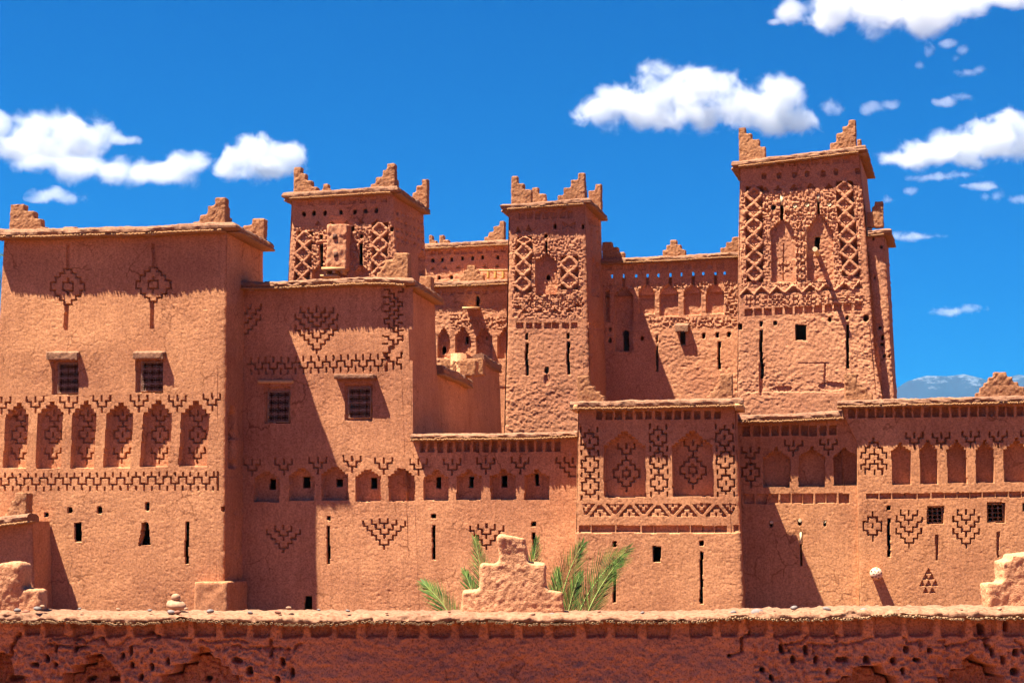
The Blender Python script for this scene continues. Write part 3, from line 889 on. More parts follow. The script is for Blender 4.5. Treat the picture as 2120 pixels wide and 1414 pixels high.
# low gallery roof and its eave
XA = P2.hit(854, 908); XB = P2.hit(1196, 904)
link('roof', raw_mesh('roof', np.array([XA, XB, XB + P2.vh * 12, XA + P2.vh * 12]), np.array([[0, 1, 2, 3]])), M_PLASTER, t)
link('rear_wall', raw_mesh('rear_wall', np.array([XA + P2.vh * 12, XB + P2.vh * 12, XB * [1, 1, 0] + P2.vh * 12, XA * [1, 1, 0] + P2.vh * 12]), np.array([[0, 3, 2, 1]])), M_PLASTER, t)
link('end_wall', raw_mesh('end_wall', np.array([XB, XB + P2.vh * 12, (XB + P2.vh * 12) * [1, 1, 0], XB * [1, 1, 0]]), np.array([[0, 1, 2, 3]])), M_PLASTER, t)
eave(t, P2, [(856, 909), (950, 908), (1100, 906), (1198, 902)], oh=.30, h=.13, seed=6, ext=0.02)
for d0, d1, zt_ in ((4.35, 10.0, z1), (10.0, 17.15, z1 + 1.35)):
    o_ = np.array([*(foot + (TR - foot) * (zt_ / TR[2]) + P2.vh * d0 - P2.uh * .66)[:2], 0.0])
    V, Q = boxes([(o_, P2.uh * .5, P2.vh * (d1 - d0), np.array([0, 0, zt_ + .02]))])
    link('yard_wall_core', raw_mesh('yard_wall_core', V, Q), M_PLASTER2, t)
# yard wall tops: short eaves and a small parapet between them
YP = P2.off(6.4)
def yard_eave(p0, d0, d1, z, oh, seed):
    pl = Plane(P2.yaw - math.pi / 2, c=0); pl.vh = -P2.uh; pl.uh = P2.vh
    base = lambda d: np.array([*(foot + (TR - foot) * (z / TR[2]) + P2.vh * d)[:2], z])
    class L:  # a little wall line along the yard side
        vh, uh = -P2.uh, P2.vh
        def hit(s, u, v): return base(u)
    eave(t, L(), [(d0, 0), ((d0 + d1) / 2, 0), (d1, 0)], oh=oh, h=.24, seed=seed, ext=0.1, extr=.1)
yard_eave(None, 4.4, 9.6, z1, .20, 7)
yard_eave(None, 13.0, 17.0, z1 + 1.35, .10, 8)
merlon(t, P2.off(8.6), [(952, 985, 745)], 772, thick=.6, seed=5, name='parapet_block')
merlon(t, P2.off(10.0), [(910, 1000, 742)], 772, thick=.6, seed=6, name='parapet_block')
EP = P2.off(.1)
merlon(t, EP, [(815, 845, 523), (795, 815, 537), (787, 795, 551), (779, 787, 564)], 584, thick=.4, seed=7, corner='R', legs=.5)
merlon(t, P2.off(3.9), [(868, 893, 571)], 606, thick=.5, seed=8)
merlon(t, EP.off(.3), [(546, 562, 582)], 592, thick=.4, seed=9)
for k, (x0, x1, y0, y1) in enumerate(((551, 598, 808.5, 874), (718, 767, 801, 866))):
    window(t, P2, x0, y0, x1, y1, inset=.08)
slab(t, P2, 535, 787, 609, 794, .12, 'window_hood', M_WOOD, seed=11, amp=.006)
slab(t, P2, 696, 776, 779, 786, .32, 'window_hood', M_COPING, seed=12)

# ------------------------------------------------------------------ central projecting gallery block
PC = BP.off(0.1)
def c_feats(f):
    f.frame(1160, 780, 4.04)
    f.dentils(298, 1372, 13, 288, 355, fill=.62, d=.24, slope=-.004)
    for xs, ys in (((243, 247, 250), (537, 730, 915)), ((818, 823, 827), (510, 698, 887)), ((1374, 1380, 1385), (508, 695, 888))):
        for i in range(3):
            x, y = xs[i], ys[i]
            ex = [[(x, y - 95), (x, y - 65)], [(x - 70, y - 112), (x - 70, y - 80)], [(x + 70, y - 112), (x + 70, y - 80)], [(x, y + 65), (x, y + 92)]]
            if i == 2: ex += [[(x - 70, y + 80), (x - 70, y + 110)], [(x + 70, y + 80), (x + 70, y + 110)]]
            f.plus(x, y, 70, 66, extra=ex, d=.15, name='carved_cross')
    for x0, x1, ap, yt, ys, yb, my in ((362, 710, 540, 460, 575, 1005, 800), (935, 1275, 1103, 455, 575, 1000, 775)):
        p = f.niche(x0, x1, yt, ys, yb, 5, .34, apex=ap, rel=.14, dx=5)
        f.trident(ap, my - 245, 70, 125, parent=p, d=.13)
        f.diamond(ap, my, [35, 70, 107], [108, 72, 33], (32, 26), parent=p, extra=[[(ap, my - 130), (ap, my - 108)], [(ap, my + 108), (ap, my + 150)]], d=.13, name='carved_lozenge')
    for i in range(6):
        x = 215 + 242 * i
        f.poly('zigzag_recess', [(max(x - 75, 182), 1062), (min(x + 75, 1470), 1062), (min(x + 75, 1470), 1068), (x + 10, 1150), (x - 10, 1150), (max(x - 75, 182), 1068)], .12)
        f.fill(x - 40, 1058, x + 40, 1096, .01); f.fill(x - 16, 1096, x + 16, 1122, .01); f.rect(None, x - 6, 1060, x + 6, 1085, .09)
    for i in range(5):
        x = 335 + 242 * i
        f.poly('zigzag_recess', [(x - 85, 1168), (x + 85, 1168), (x + 85, 1160), (x + 10, 1072), (x - 10, 1072), (x - 85, 1160)], .12)
        f.fill(x - 50, 1135, x + 50, 1172, .01); f.fill(x - 26, 1108, x + 26, 1135, .01); f.rect(None, x - 6, 1140, x + 6, 1168, .09)
    f.dentils(160, 1400, 12, 1242, 1300, fill=.93, d=.15)
    f.rect('dentil_recess', 1450, 1235, 1490, 1290, .12)
    f.frame(0, 0, 1)
    f.rect(None, 1100, 1102.5, 1600, 1400, -.05)
    f.hole(1273, 1127, 8.5, 12, rnd=6); f.rect('slit_window', 1269.5, 1158, 1276.5, 1247, .35, void=True)
    f.hole(1452.5, 1124, 9, 12, rnd=6); f.rect('slit_window', 1448.5, 1141, 1456, 1250, .35, void=True)
    f.rect('window_opening', 1351, 1130.5, 1368.5, 1163.5, .35, void=True)

t = thing('clay_gallery', 'projecting clay block with two wide stepped niches between columns of carved crosses', 'house', PC.hit(1365, 1310) * [1, 1, 0])
c = front(t, PC, [(1197, 845), (1360, 842), (1523, 840)], [(840, 1197), (1100, 1191), (1330, 1189)], [(840, 1522), (1090, 1534), (1330, 1543)], 1330, c_feats, 'plaster', M_PLASTER, 31, corner=(1, 1))
side(t, c['TR'], c['BR'], 6.0, PC, None, 'side', M_PLASTER, 32)
rest(t, c, PC, 6.0)
eave(t, PC, [(1197, 845), (1360, 842), (1523, 840)], oh=.29, h=.17, seed=9, ext=.22, extr=.24)
EP = PC.off(.12)
merlon(t, EP, [(1195, 1212, 778), (1212, 1222, 790), (1222, 1232, 800), (1232, 1243, 810), (1243, 1252, 819)], 834, thick=.4, seed=11, corner='L', vox=.035)
merlon(t, EP, [(1505, 1517, 773), (1495, 1505, 783), (1487, 1495, 792), (1479, 1487, 801), (1470, 1479, 810), (1462, 1470, 819)], 833, thick=.4, seed=12, corner='R', vox=.035, legs=.5)
slab(t, PC.off(-.2), 1522, 836, 1540, 848, .15, 'eave_plank', M_WOOD, inset=1.2, vox=0)
slab(t, PC.off(-.2), 1183, 838, 1197, 850, .15, 'eave_plank', M_WOOD, inset=1.2, vox=0)

# ------------------------------------------------------------------ set-back gallery (three blind niches)
PR1 = BP.off(2.05)
def r1_feats(f):
    f.frame(1520, 800, K)
    f.dentils(66, 765, 10, 287, 360, fill=.7, d=.24, slope=-.008)
    f.trident(115, 445, 62, 115, d=.15); f.plus(121, 625, 62, 62, extra=[[(121, 560), (121, 570)], [(121, 690), (121, 730)]], d=.15, name='carved_cross')
    f.trident(433, 395, 62, 105, d=.15); f.trident(690, 390, 62, 105, d=.15)
    for x0, x1, ap, yt, ys, yb in ((213, 408, 307, 462, 517, 733), (473, 663, 567, 456, 512, 730), (727, 905, 810, 460, 505, 722)):
        f.niche(x0, x1, yt, ys, yb, 4, .36, apex=ap, slot=19, rel=.18)
    f.dentils(78, 850, 9, 787, 858, fill=.86, d=.13, slope=-.008)
    f.hole(272, 1005, 25, 45); f.hole(480, 990, 25, 52); f.hole(663, 1000, 26, 48)
    f.rect('slit_window', 480, 1065, 498, 1310, .3, void=True)
t = thing('clay_gallery', 'set-back clay wall with three blind stepped niches and a thin crack-like slit', 'house', PR1.hit(1650, 1310) * [1, 1, 0])
c = front(t, PR1, [(1520, 871), (1745, 867)], [(860, 1516), (1330, 1530)], [(860, 1752), (905, 1782), (1330, 1790)], 1330, r1_feats, 'plaster', M_PLASTER3, 41, corner=(0, 0))
rest(t, c, PR1, 5.0)
eave(t, PR1, [(1522, 873), (1640, 870), (1740, 866)], oh=.34, h=.17, seed=13, ext=.05, extr=.05)
def peg(root, plane, x, y, ln, r, mat=M_PALEWOOD, name='wooden_peg', tilt=0.0):
    a = plane.hit(x, y)
    V, Q = tube([a + plane.vh * .3, a, a - plane.vh * ln + np.array([0, 0, tilt])], r, 8)
    n = len(V); V = np.concatenate([V, [V[-8:].mean(0)]])
    me = bpy.data.meshes.new(name)
    me.from_pydata(V.tolist(), [], [list(map(int, q)) for q in Q] + [[n - 8 + i, n - 8 + (i + 1) % 8, n] for i in range(8)])
    return link(name, me, mat, root)
peg(t, PR1, 1597, 1081, .0, .055); peg(t, PR1, 1656, 1077, .0, .06); peg(t, PR1, 1707, 1079, -.1, .05)
slab(t, PR1, 1656, 1101, 1660.5, 1126, -.02, 'wooden_lath', M_PALEWOOD, inset=.2, vox=0)

# ------------------------------------------------------------------ gallery at the right (five slender niches)
PR2 = BP.off(1.87)
def r2_feats(f):
    f.frame(1520, 800, K)
    f.dentils(842, 842 + 68 * 24, 24, 157, 230, fill=.7, d=.24, slope=-.012)
    for cx, y in ((1320, 340), (1515, 340), (1732, 330), (1933, 328), (2160, 325)):
        f.trident(cx, y, 62, 112, d=.15)
    f.vees(1022, [(520, 3), (605, 3), (640, 2)], 31, 36, 0.1, inv=True, name='carved_chevrons')
    f.strokes([[(1020, 380), (1020, 412)], [(1022, 467), (1022, 497)], [(1026, 540), (1026, 568)], [(1028, 612), (1028, 640)]], name='carved_ticks')
    for x0, x1, ap, yt, ys, yb, dx in ((1150, 1290, 1215, 428, 468, 718, 5), (1357, 1485, 1417, 412, 460, 712, 6), (1555, 1697, 1627, 412, 460, 705, 8), (1768, 1900, 1835, 410, 458, 703, 4), (1972, 2160, 2065, 400, 460, 700, 4)):
        f.niche(x0, x1, yt, ys, yb, 3, .34, apex=ap, slot=18, dx=dx, rel=.24)
    f.dentils(967, 967 + 95 * 15, 15, 783, 822, fill=.92, d=.15, slope=-.012)
    f.hole(1130, 890, 30, 36, rnd=6); f.hole(2118, 885, 20, 60, rnd=6)
    f.plus(1013, 1020, 65, 66, extra=[[(1013, 920), (1013, 955)], [(1015, 1086), (1015, 1130)]], d=.15, name='carved_cross')
    f.rect('slit_window', 1120, 965, 1145, 1250, .25, void=True)
    f.poly('slit_window', [(1470, 1087), (1495, 1087), (1491, 1270), (1478, 1270)], .14)
    f.poly('slit_window', [(1916, 1063), (1944, 1063), (1938, 1250), (1926, 1250)], .14)
    for cx in (1280, 1697):
        f.vees(cx, [(905, 2), (955, 3), (1040, 3)], 31, 35, 32, tick=(905, 935), name='carved_chevrons')
    f.rect('window_recess', 1410, 873, 1534, 1004, .26); f.rect(None, 1412, 875, 1534, 1002, .02, void=True)
    f.rect('window_recess', 1848, 850, 1982, 996, .26); f.rect(None, 1850, 852, 1982, 994, .02, void=True)
    f.frame(1520, 1014, K)
    f.tris([(1420, 590), (1400, 632), (1442, 632), (1378, 680), (1425, 680), (1472, 680), (1403, 732), (1452, 732)], 21, 42, d=.09)
t = thing('clay_gallery', 'clay wall with five slender stepped niches and two small lattice windows', 'house', PR2.hit(1950, 1310) * [1, 1, 0])
c = front(t, PR2, [(1741, 840), (1900, 836), (2190, 828)], [(836, 1741), (862, 1746), (915, 1773), (1100, 1776), (1330, 1779)], [(828, 2190), (1330, 2190)], 1330, r2_feats, 'plaster', M_PLASTER3, 51, corner=(.4, 0), fold=.3)
c['TL'] = np.array([*PR2.hit(1779, 1000)[:2], c['TL'][2]])
rest(t, c, PR2, 5.0)
eave(t, PR2, [(1741, 841), (1900, 837), (2050, 833), (2190, 829)], oh=.23, h=.15, seed=14, ext=.12)
EP = PR2.off(.1)
merlon(t, EP, [(1750, 1766, 773), (1766, 1775, 784), (1775, 1785, 793), (1785, 1796, 803), (1796, 1808, 814)], 830, thick=.4, seed=13, corner='L', vox=.035)
merlon(t, EP, [(2060, 2086, 770), (2048, 2098, 780), (2039, 2110, 791), (2030, 2121, 801), (2020, 2132, 812)], 826, thick=.4, seed=14, vox=.035)
def lattice_window(root, plane, x0, y0, x1, y1, inset, nx=3, ny=4):
    A = plane.hit(x0, y1) + plane.vh * inset; Wd = np.linalg.norm(plane.hit(x1, y1) - plane.hit(x0, y1)); Ht = plane.hit(x0, y0)[2] - plane.hit(x0, y1)[2]
    def P(a, b): return A + plane.uh * a * Wd + np.array([0, 0, b * Ht])
    V, Q = boxes([(A, plane.uh * .035, plane.vh * .04, np.array([0, 0, Ht])), (A + plane.uh * (Wd - .035), plane.uh * .035, plane.vh * .04, np.array([0, 0, Ht])),
                  (A + plane.uh * .035, plane.uh * (Wd - .07), plane.vh * .04, np.array([0, 0, .035])), (A + plane.uh * .035 + np.array([0, 0, Ht - .035]), plane.uh * (Wd - .07), plane.vh * .04, np.array([0, 0, .035]))])
    fr = link('window', raw_mesh('window', V, Q), M_WOOD, root)
    parts = []
    for i in range(1, nx): parts.append(tube([P(i / nx, 0), P(i / nx, .5), P(i / nx, 1)], .011, 4))
    for j in range(1, ny): parts.append(tube([P(0, j / ny), P(.5, j / ny), P(1, j / ny)], .011, 4))
    for i in range(nx + 1):
        for j in range(ny + 1):
            th = np.linspace(0, 2 * math.pi, 9)
            parts.append(tube([P(i / nx, j / ny) + (plane.uh * math.cos(a) + np.array([0, 0, math.sin(a)])) * .042 for a in th], .008, 4))
    V, Q = join(parts)
    link_child('lattice', raw_mesh('lattice', V, Q), M_LATTICE, fr)
lattice_window(t, PR2, 1921, 1048, 1953, 1083, .2)
lattice_window(t, PR2, 2045, 1042, 2080, 1080, .2)

# pierced clay lamp pot standing out from that wall
t = thing('clay_lamp', 'pale pierced clay pot lamp jutting from the wall below the carved cross', 'lamp', PR2.hit(1816, 1191))
a = PR2.hit(1813, 1187)
rows = []
prof = [(-.05, .155), (.30, .185)] + [(.30 + .2 * math.sin(q), .2 * math.cos(q)) for q in np.linspace(0.05, 1.5, 9)]
n = 40; th = np.linspace(0, 2 * math.pi, n, endpoint=False)
for d_, r_ in prof:
    rows.append(a - PR2.vh * d_ + r_ * (np.cos(th)[:, None] * PR2.uh + np.sin(th)[:, None] * np.array([0, 0, 1])))
V = np.concatenate(rows); i = np.arange(len(prof) - 1)[:, None] * n; j = np.arange(n)[None, :]; jn = (j + 1) % n
Q = np.stack([i + j, i + jn, i + n + jn, i + n + j], -1)
keep = np.ones(Q.shape[:2], bool)
for r0, off in ((4, 0), (7, 4)):
    for k in range(0, n, 8):
        for q in range(2): keep[r0:r0 + 2, (k + off + q) % n] = False
link('pot_body', raw_mesh('pot_body', V, Q[keep]), M_CERAMIC, t, smooth=True)

# ------------------------------------------------------------------ small annexe at the left edge
PL = BP.off(-1.3)
t = thing('clay_annexe', 'low clay annexe with a worn stepped finial against the grilled-window house', 'house', PL.hit(20, 1310) * [1, 1, 0])
c = front(t, PL, [(-90, 1098), (66, 1078)], [(1090, -90), (1330, -90)], [(1078, 67), (1330, 76)], 1340, None, 'side', M_PLASTER, 61, corner=(0, 1))
side(t, c['TR'], c['BR'], 1.3, PL, None, 'side', M_PLASTER, 62)
rest(t, c, PL, 1.28)
eave(t, PL, [(-90, 1097), (66, 1078)], oh=.36, h=.2, seed=15, ext=0, extr=.05)
merlon(t, PL.off(.1), [(28, 53, 1019), (20, 53, 1037), (14, 53, 1052), (8, 53, 1062)], 1074, thick=.5, seed=15)

# ================================================================== the towers behind
TY = R(14.0)
PT1 = Plane(TY, 715, 69.0)
PT2 = Plane(TY, 1130, 75.5)
PT3 = Plane(R(16.0), 1660, 72.0)
KT = 5.2375

def t1_feats(f):
    f.frame(480, 320, K)
    f.clods(455, 525, 1175, 960, 7, 5.5, .03)
    f.dentils(478, 1170, 9, 345, 375, fill=.55, d=.08, slope=-.04)
    for x, y in ((527, 435), (600, 430), (680, 428), (798, 420), (900, 418), (978, 415), (1057, 411)): f.hole(x, y, 26, 38)
    f.tris([(628, 500), (728, 495), (840, 493), (950, 492), (1060, 490)], 22, 26, d=.15)
    f.lattice([(520, 540), (940, 508)], 560, 112, 4, 58, d=.17)
    f.lattice([(500, 1085), (940, 1080)], 500, 108, 4, 58, d=.17)
    f.rect('slit_window', 643, 655, 669, 835, .3, void=True); f.rect('slit_window', 931, 648, 959, 812, .3, void=True)
    for x, y in ((655, 605), (945, 600), (703, 555), (883, 548), (1170, 545)): f.hole(x, y, 26, 38)
    f.niche(588, 690, 815, 850, 1010, 3, .25); f.niche(900, 1005, 815, 850, 1010, 3, .25)
    f.clods(560, 565, 640, 830, 7, 5, .03); f.clods(965, 560, 1030, 820, 7, 5, .03)
def t1_side(f):
    f.frame(480, 320, K)
    for r_ in range(4):
        for i in range(7):
            f.hole(1212 + i * 30, 425 + r_ * 62 + i * 12, 9, 30, d=.15, void=False)
    f.niche(1366, 1406, 700, 740, 880, 2, .25)
    f.rect('slit_window', 1213, 650, 1226, 720, .2)
t = thing('kasbah_tower', 'square clay tower with a projecting box turret between two lattice columns', 'tower', PT1.hit(710, 1250) * [1, 1, 0])
c = front(t, PT1, [(604, 411), (700, 406), (813, 398)], [(411, 604), (600, 595), (1250, 566)], [(398, 813), (600, 824), (1250, 845)], 1290, t1_feats, 'tower', M_TOWER, 71, corner=(1, 1), cut=760)
side(t, c['TR'], c['BR'], 4.4, PT1, t1_side, 'tower', M_TOWER, 72)
rest(t, c, PT1, 4.4, M_TOWER)
eave(t, PT1, [(604, 412), (700, 407), (813, 400)], right=4.4, left=4.0, oh=.27, h=.2, seed=21)
EP = PT1.off(0.0)
s4 = lambda L: [(480 + a / K, 480 + b / K, 320 + c_ / K) for a, b, c_ in L]
merlon(t, EP, s4([(447, 494, 92), (494, 538, 138), (538, 582, 188), (582, 622, 235)]), 400, thick=.35, corner='L', seed=21)
merlon(t, EP, s4([(1155, 1190, 63), (1100, 1155, 112), (1048, 1100, 165), (1014, 1048, 212)]), 393, thick=.35, corner='R', seed=22, legs=.7)
merlon(t, EP.off(.3), s4([(668, 703, 214), (655, 718, 250)]), 398, thick=.3, seed=23)
merlon(t, PT1.off(4.0), s4([(1388, 1430, 180), (1345, 1390, 226), (1318, 1345, 278)]), 425, thick=.35, seed=24)
# box turret on beams
A = PT1.hit(684, 562); B = PT1.hit(725, 562); T = PT1.hit(705, 467)
V, Q = boxes([(A - PT1.vh * .5, B - A, PT1.vh * .6, np.array([0, 0, T[2] - A[2]]))])
o = link('box_turret', remeshed(V, Q, .05, .03, .25, 31, .02, .1), M_TOWER, t, smooth=True)
V, Q = boxes([(PT1.hit(698, 500) - PT1.vh * .55, PT1.uh * .17, PT1.vh * .12, np.array([0, 0, .22])), (PT1.hit(700, 537) - PT1.vh * .55, PT1.uh * .17, PT1.vh * .12, np.array([0, 0, .22]))])  # solid dark blocks stand in for the shade inside two loopholes
link_child('loophole_shade', raw_mesh('loophole_shade', V, Q), M_HOLE_SHADE, o)
slab(t, PT1, 676, 558, 722, 564, .62, 'turret_plank', M_WOOD, inset=.2, vox=0)
slab(t, PT1, 672, 573, 707, 577, .55, 'turret_plank', M_WOOD, inset=.2, vox=0)
for x in (682, 700, 716): peg(t, PT1, x, 567, .55, .07, M_WOOD, 'turret_beam')

# ------------------------------------------------------------------ wall between the first two towers
PW1 = PT2.off(2.2)
def w12_feats(f):
    f.frame(480, 320, K)
    f.dentils(1478, 2020, 9, 1003, 1028, fill=.6, d=.08, slope=-.03)
    f.clods(1500, 1072, 2020, 1140, 8, 5.5, .03)
    f.hole(1800, 1072, 30, 80, d=.3)
    f.frame(480, 560, K)
    for x0, x1 in ((1505, 1592), (1636, 1746), (1786, 1902), (1943, 2060)):
        f.niche(x0, x1, 420, 480, 640, 4, .2, rel=.16)
    f.clods(1600, 335, 1830, 425, 7, 5, .05); f.clods(1850, 340, 2040, 425, 7, 5, .05)
    f.hole(1711, 505, 28, 60, d=.25); f.hole(1540, 578, 30, 66, d=.25); f.hole(1855, 490, 20, 25, d=.25)
t = thing('clay_arcade', 'shaded clay wall with columned arches between the box-turret tower and the slim tower', 'wall', PW1.hit(970, 1200) * [1, 1, 0])
c = front(t, PW1, [(880, 594), (1060, 588)], [(590, 880), (1200, 876)], [(588, 1064), (1200, 1066)], 1230, w12_feats, 'tower', M_TOWER, 81, corner=(0, 0), cut=800)
rest(t, c, PW1, 4.5, M_TOWER)
eave(t, PW1, [(880, 594), (970, 592), (1060, 588)], oh=.24, h=.16, seed=22, ext=0)
merlon(t, PW1.off(.1), [(966, 983, 549), (959, 990, 560), (951, 1001, 569)], 586, thick=.3, seed=25)
slab(t, PW1, 966, 636, 994, 641, .8, 'water_spout', M_WOOD, inset=.2, vox=0, tilt=.12)
PW2 = PT2.off(6.6)
def w12u_feats(f):
    f.frame(480, 320, K)
    f.dentils(1450, 2030, 10, 702, 730, fill=.6, d=.08, slope=-.03)
    for x, y in ((1465, 772), (1537, 768), (1608, 765), (1685, 760), (1757, 756), (1833, 753), (1945, 750)): f.hole(x, y, 24, 34)
    f.tris([(1470, 830), (1560, 826), (1655, 824), (1750, 820), (1850, 818), (1940, 815)], 16, 22, d=.15)
    for x, y in ((1518, 902), (1605, 900)): f.hole(x, y, 24, 32)
t = thing('clay_storey', 'farther clay upper storey with a row of small holes between box-turret and slim towers', 'house', PW2.hit(970, 1200) * [1, 1, 0])
c = front(t, PW2, [(868, 516), (1070, 506)], [(500, 868), (1200, 868)], [(500, 1070), (1200, 1070)], 1215, w12u_feats, 'tower', M_TOWER, 83, corner=(0, 0), cut=720)
rest(t, c, PW2, 4.0, M_TOWER)
eave(t, PW2, [(868, 516), (970, 511), (1070, 506)], oh=.24, h=.18, seed=23, ext=0)
merlon(t, PW2, s4([(1955, 1992, 485), (1912, 1955, 525), (1875, 1912, 567), (1846, 1875, 602)]), 505, thick=.4, seed=26)
merlon(t, PW2, s4([(1515, 1548, 588), (1548, 1585, 625)]), 510, thick=.4, seed=27)
merlon(t, PW2, s4([(1440, 1465, 588), (1465, 1495, 628)]), 510, thick=.4, seed=28)
# balustrade on the terrace in front of it
t = thing('balustrade', 'pale wooden rail on yellow turned posts beside the slim tower', 'railing', PW1.off(1.2).hit(1022, 580))
PB = PW1.off(1.2)
slab(t, PB, 993, 558.5, 1054, 561.5, .05, 'rail', M_WOOD, inset=.05, vox=0)
for x in (1011, 1026, 1042):
    a = PB.hit(x, 577); h_ = PB.hit(x, 561)[2] - a[2]
    V, Q = tube([a + np.array([0, 0, q * h_]) for q in (0, .2, .4, .6, .8, 1)], [.05, .09, .05, .09, .05, .07], 8)
    link('baluster', raw_mesh('baluster', V, Q), M_YELLOW, t)

# ------------------------------------------------------------------ slim tower
def t2_feats(f):
    f.frame(980, 340, K)
    f.clods(285, 545, 800, 1130, 7, 5.5, .03)
    f.dentils(330, 752, 7, 352, 400, fill=.62, d=.12, slope=-.01)
    f.tris([(325, 478), (405, 468)], 22, 44, d=.2)
    f.hole(593, 455, 22, 38); f.hole(800, 455, 18, 34); f.hole(528, 525, 26, 30)
    f.poly('bow_tie_recess', [(648, 425), (695, 455), (745, 425), (745, 480), (695, 455), (648, 480)], .1)
    f.rect('slit_window', 524, 560, 543, 655, .25, void=True)
    p = f.niche(456, 612, 655, 705, 948, 4, .25, apex=533, rel=.14)
    f.hole(536, 822, 30, 46, parent=p)
    f.strokes([[(430, 700), (455, 700), (455, 680), (480, 680), (480, 655), (505, 655), (505, 635), (560, 635), (560, 655), (590, 655), (590, 680), (615, 680), (615, 700), (640, 700)]], w=3.0, d=.05, name='carved_arch')
    f.lattice([(500, 376), (960, 358)], 588, 115, 3, 62)
    f.lattice([(600, 702), (960, 702)], 672, 122, 2, 64)
    f.lattice([(480, 376), (600, 372)], 530, 58, 1, 52)
    # lozenge row
    for cx in (430, 540, 650, 755):
        f.diamond(cx, 1022, [4, 30, 48], [52, 26, 8], (12, 12), d=.06, w=2.6, name='carved_lozenge')
    f.tris([(330, 1045), (375, 1072), (485, 1072), (595, 1070), (702, 1066), (762, 1028)], 30, 32, d=.16)
    f.tris([(485, 965), (595, 965)], 24, 26, d=.1, up=False)
    f.dentils(318, 780, 7, 1160, 1202, fill=.72, d=.16)
    f.hole(391, 1262, 22, 55, rnd=4); f.rect('slit_window', 380, 1310, 403, 1550, .28, void=True)
    f.hole(693, 1256, 22, 48, rnd=4); f.rect('slit_window', 683, 1300, 706, 1540, .28, void=True)
    f.hole(535, 1508, 32, 52)
    f.rect('eroded_patch', 515, 1535, 560, 1620, .07, rnd=2)
def t2_side(f):
    f.frame(980, 340, K)
    f.niche(868, 890, 690, 730, 965, 2, .25); f.niche(899, 918, 700, 740, 965, 2, .25)
    f.dentils(842, 935, 5, 385, 440, fill=.6, d=.12, slope=.3)
    f.dentils(845, 960, 6, 1165, 1205, fill=.6, d=.1, slope=.1)
    f.rect('slit_window', 862, 470, 870, 640, .12); f.rect('slit_window', 905, 490, 912, 640, .12)
    f.rect('crack', 872, 1250, 876, 1600, .08)
t = thing('kasbah_tower', 'slim square clay tower with one central niche between lozenge lattices', 'tower', PT2.hit(1135, 1240) * [1, 1, 0])
TV2 = [(1053, 434), (1130, 429), (1211, 421)]
c = front(t, PT2, TV2, [(434, 1053.5), (700, 1050), (1250, 1036)], [(421, 1211), (720, 1218), (1250, 1236)], 1260, t2_feats, 'tower', M_TOWER, 91, corner=(1, 1), cut=990)
side(t, c['TR'], c['BR'], 3.9, PT2, t2_side, 'tower', M_TOWER, 92)
rest(t, c, PT2, 3.9, M_TOWER)
eave(t, PT2, [(1053, 434), (1130, 429), (1211, 422)], right=3.9, left=3.0, oh=.27, h=.18, seed=24)
s7 = lambda L: [(980 + a / K, 980 + b / K, 340 + c_ / K) for a, b, c_ in L]
merlon(t, PT2, s7([(275, 318, 86), (318, 370, 140), (370, 425, 184)]), 420, thick=.32, corner='L', seed=29, legs=.6)
merlon(t, PT2, s7([(772, 815, 62), (712, 772, 115), (660, 712, 172), (615, 660, 226)]), 416, thick=.32, corner='R', seed=30, legs=.6)
merlon(t, PT2.off(3.2), s7([(428, 475, 170), (475, 530, 216)]), 424, thick=.32, seed=31)
merlon(t, PT2.off(3.4), s7([(893, 937, 144), (842, 893, 192)]), 436, thick=.32, seed=32)

# ------------------------------------------------------------------ arcaded wall between slim and great tower
PW3 = PT2.off(3.9)
def w23_feats(f):
    f.frame(980, 340, K)
    f.dentils(962, 1862, 11, 738, 778, fill=.6, d=.1, slope=-.022)
    hx = (1015, 1100, 1187, 1272, 1353, 1437, 1522, 1607, 1680, 1770, 1837)
    for i, x in enumerate(hx):
        y = 822 - (x - 1015) * .033
        f.hole(x, y, 19, 30, d=.2, rnd=6)
        if i % 2 == 1: f.rect('slit_recess', x - 10, y + 20, x + 10, y + 85, .4)
    p = f.niche(1032, 1166, 885, 960, 1372, 5, .26, rel=.14)
    f.hole(1110, 1235, 54, 56, rnd=2.2, parent=p, name='keyhole_window', d=.3); f.rect('keyhole_window', 1090, 1245, 1132, 1362, .3, void=True, parent=p)
    for x0, x1, yb in ((1210, 1326, 1100), (1364, 1500, 1112), (1540, 1666, 1100), (1704, 1836, 1092)):
        f.niche(x0, x1, 872, 930, yb, 5, .14, rel=.14)
    f.rect('slit_recess', 965, 930, 997, 1150, .25)
    for x in (1190, 1345, 1520, 1685): f.clods(x - 48, 862, x + 44, 915, 7, 5, .06)
    f.clods(1840, 860, 1930, 1100, 7, 6, .07)
    f.clods(1290, 1125, 1930, 1190, 8, 5.5, .05)
    f.clods(970, 862, 1080, 915, 7, 5, .06)
    f.rect('window_opening', 1512, 1218, 1552, 1326, .3, void=True)
    for x, y, w_, h_ in ((1000, 1290, 26, 40), (1235, 1273, 27, 34), (1343, 1280, 18, 60), (1685, 1255, 28, 46), (1787, 1250, 28, 46), (1870, 1245, 28, 46), (1000, 1210, 20, 40)): f.hole(x, y, w_, h_)
    f.rect('slit_window', 1334, 1330, 1353, 1520, .28, void=True); f.rect('slit_window', 1786, 1295, 1810, 1500, .28, void=True)
t = thing('clay_arcade', 'arcaded clay wall pierced by a row of holes between slim and great towers', 'wall', PW3.hit(1390, 1200) * [1, 1, 0])
c = front(t, PW3, [(1236, 546), (1390, 540), (1540, 532)], [(540, 1236), (1200, 1236)], [(530, 1542), (1200, 1545)], 1240, w23_feats, 'tower', M_TOWER, 101, corner=(0, 0), cut=960)
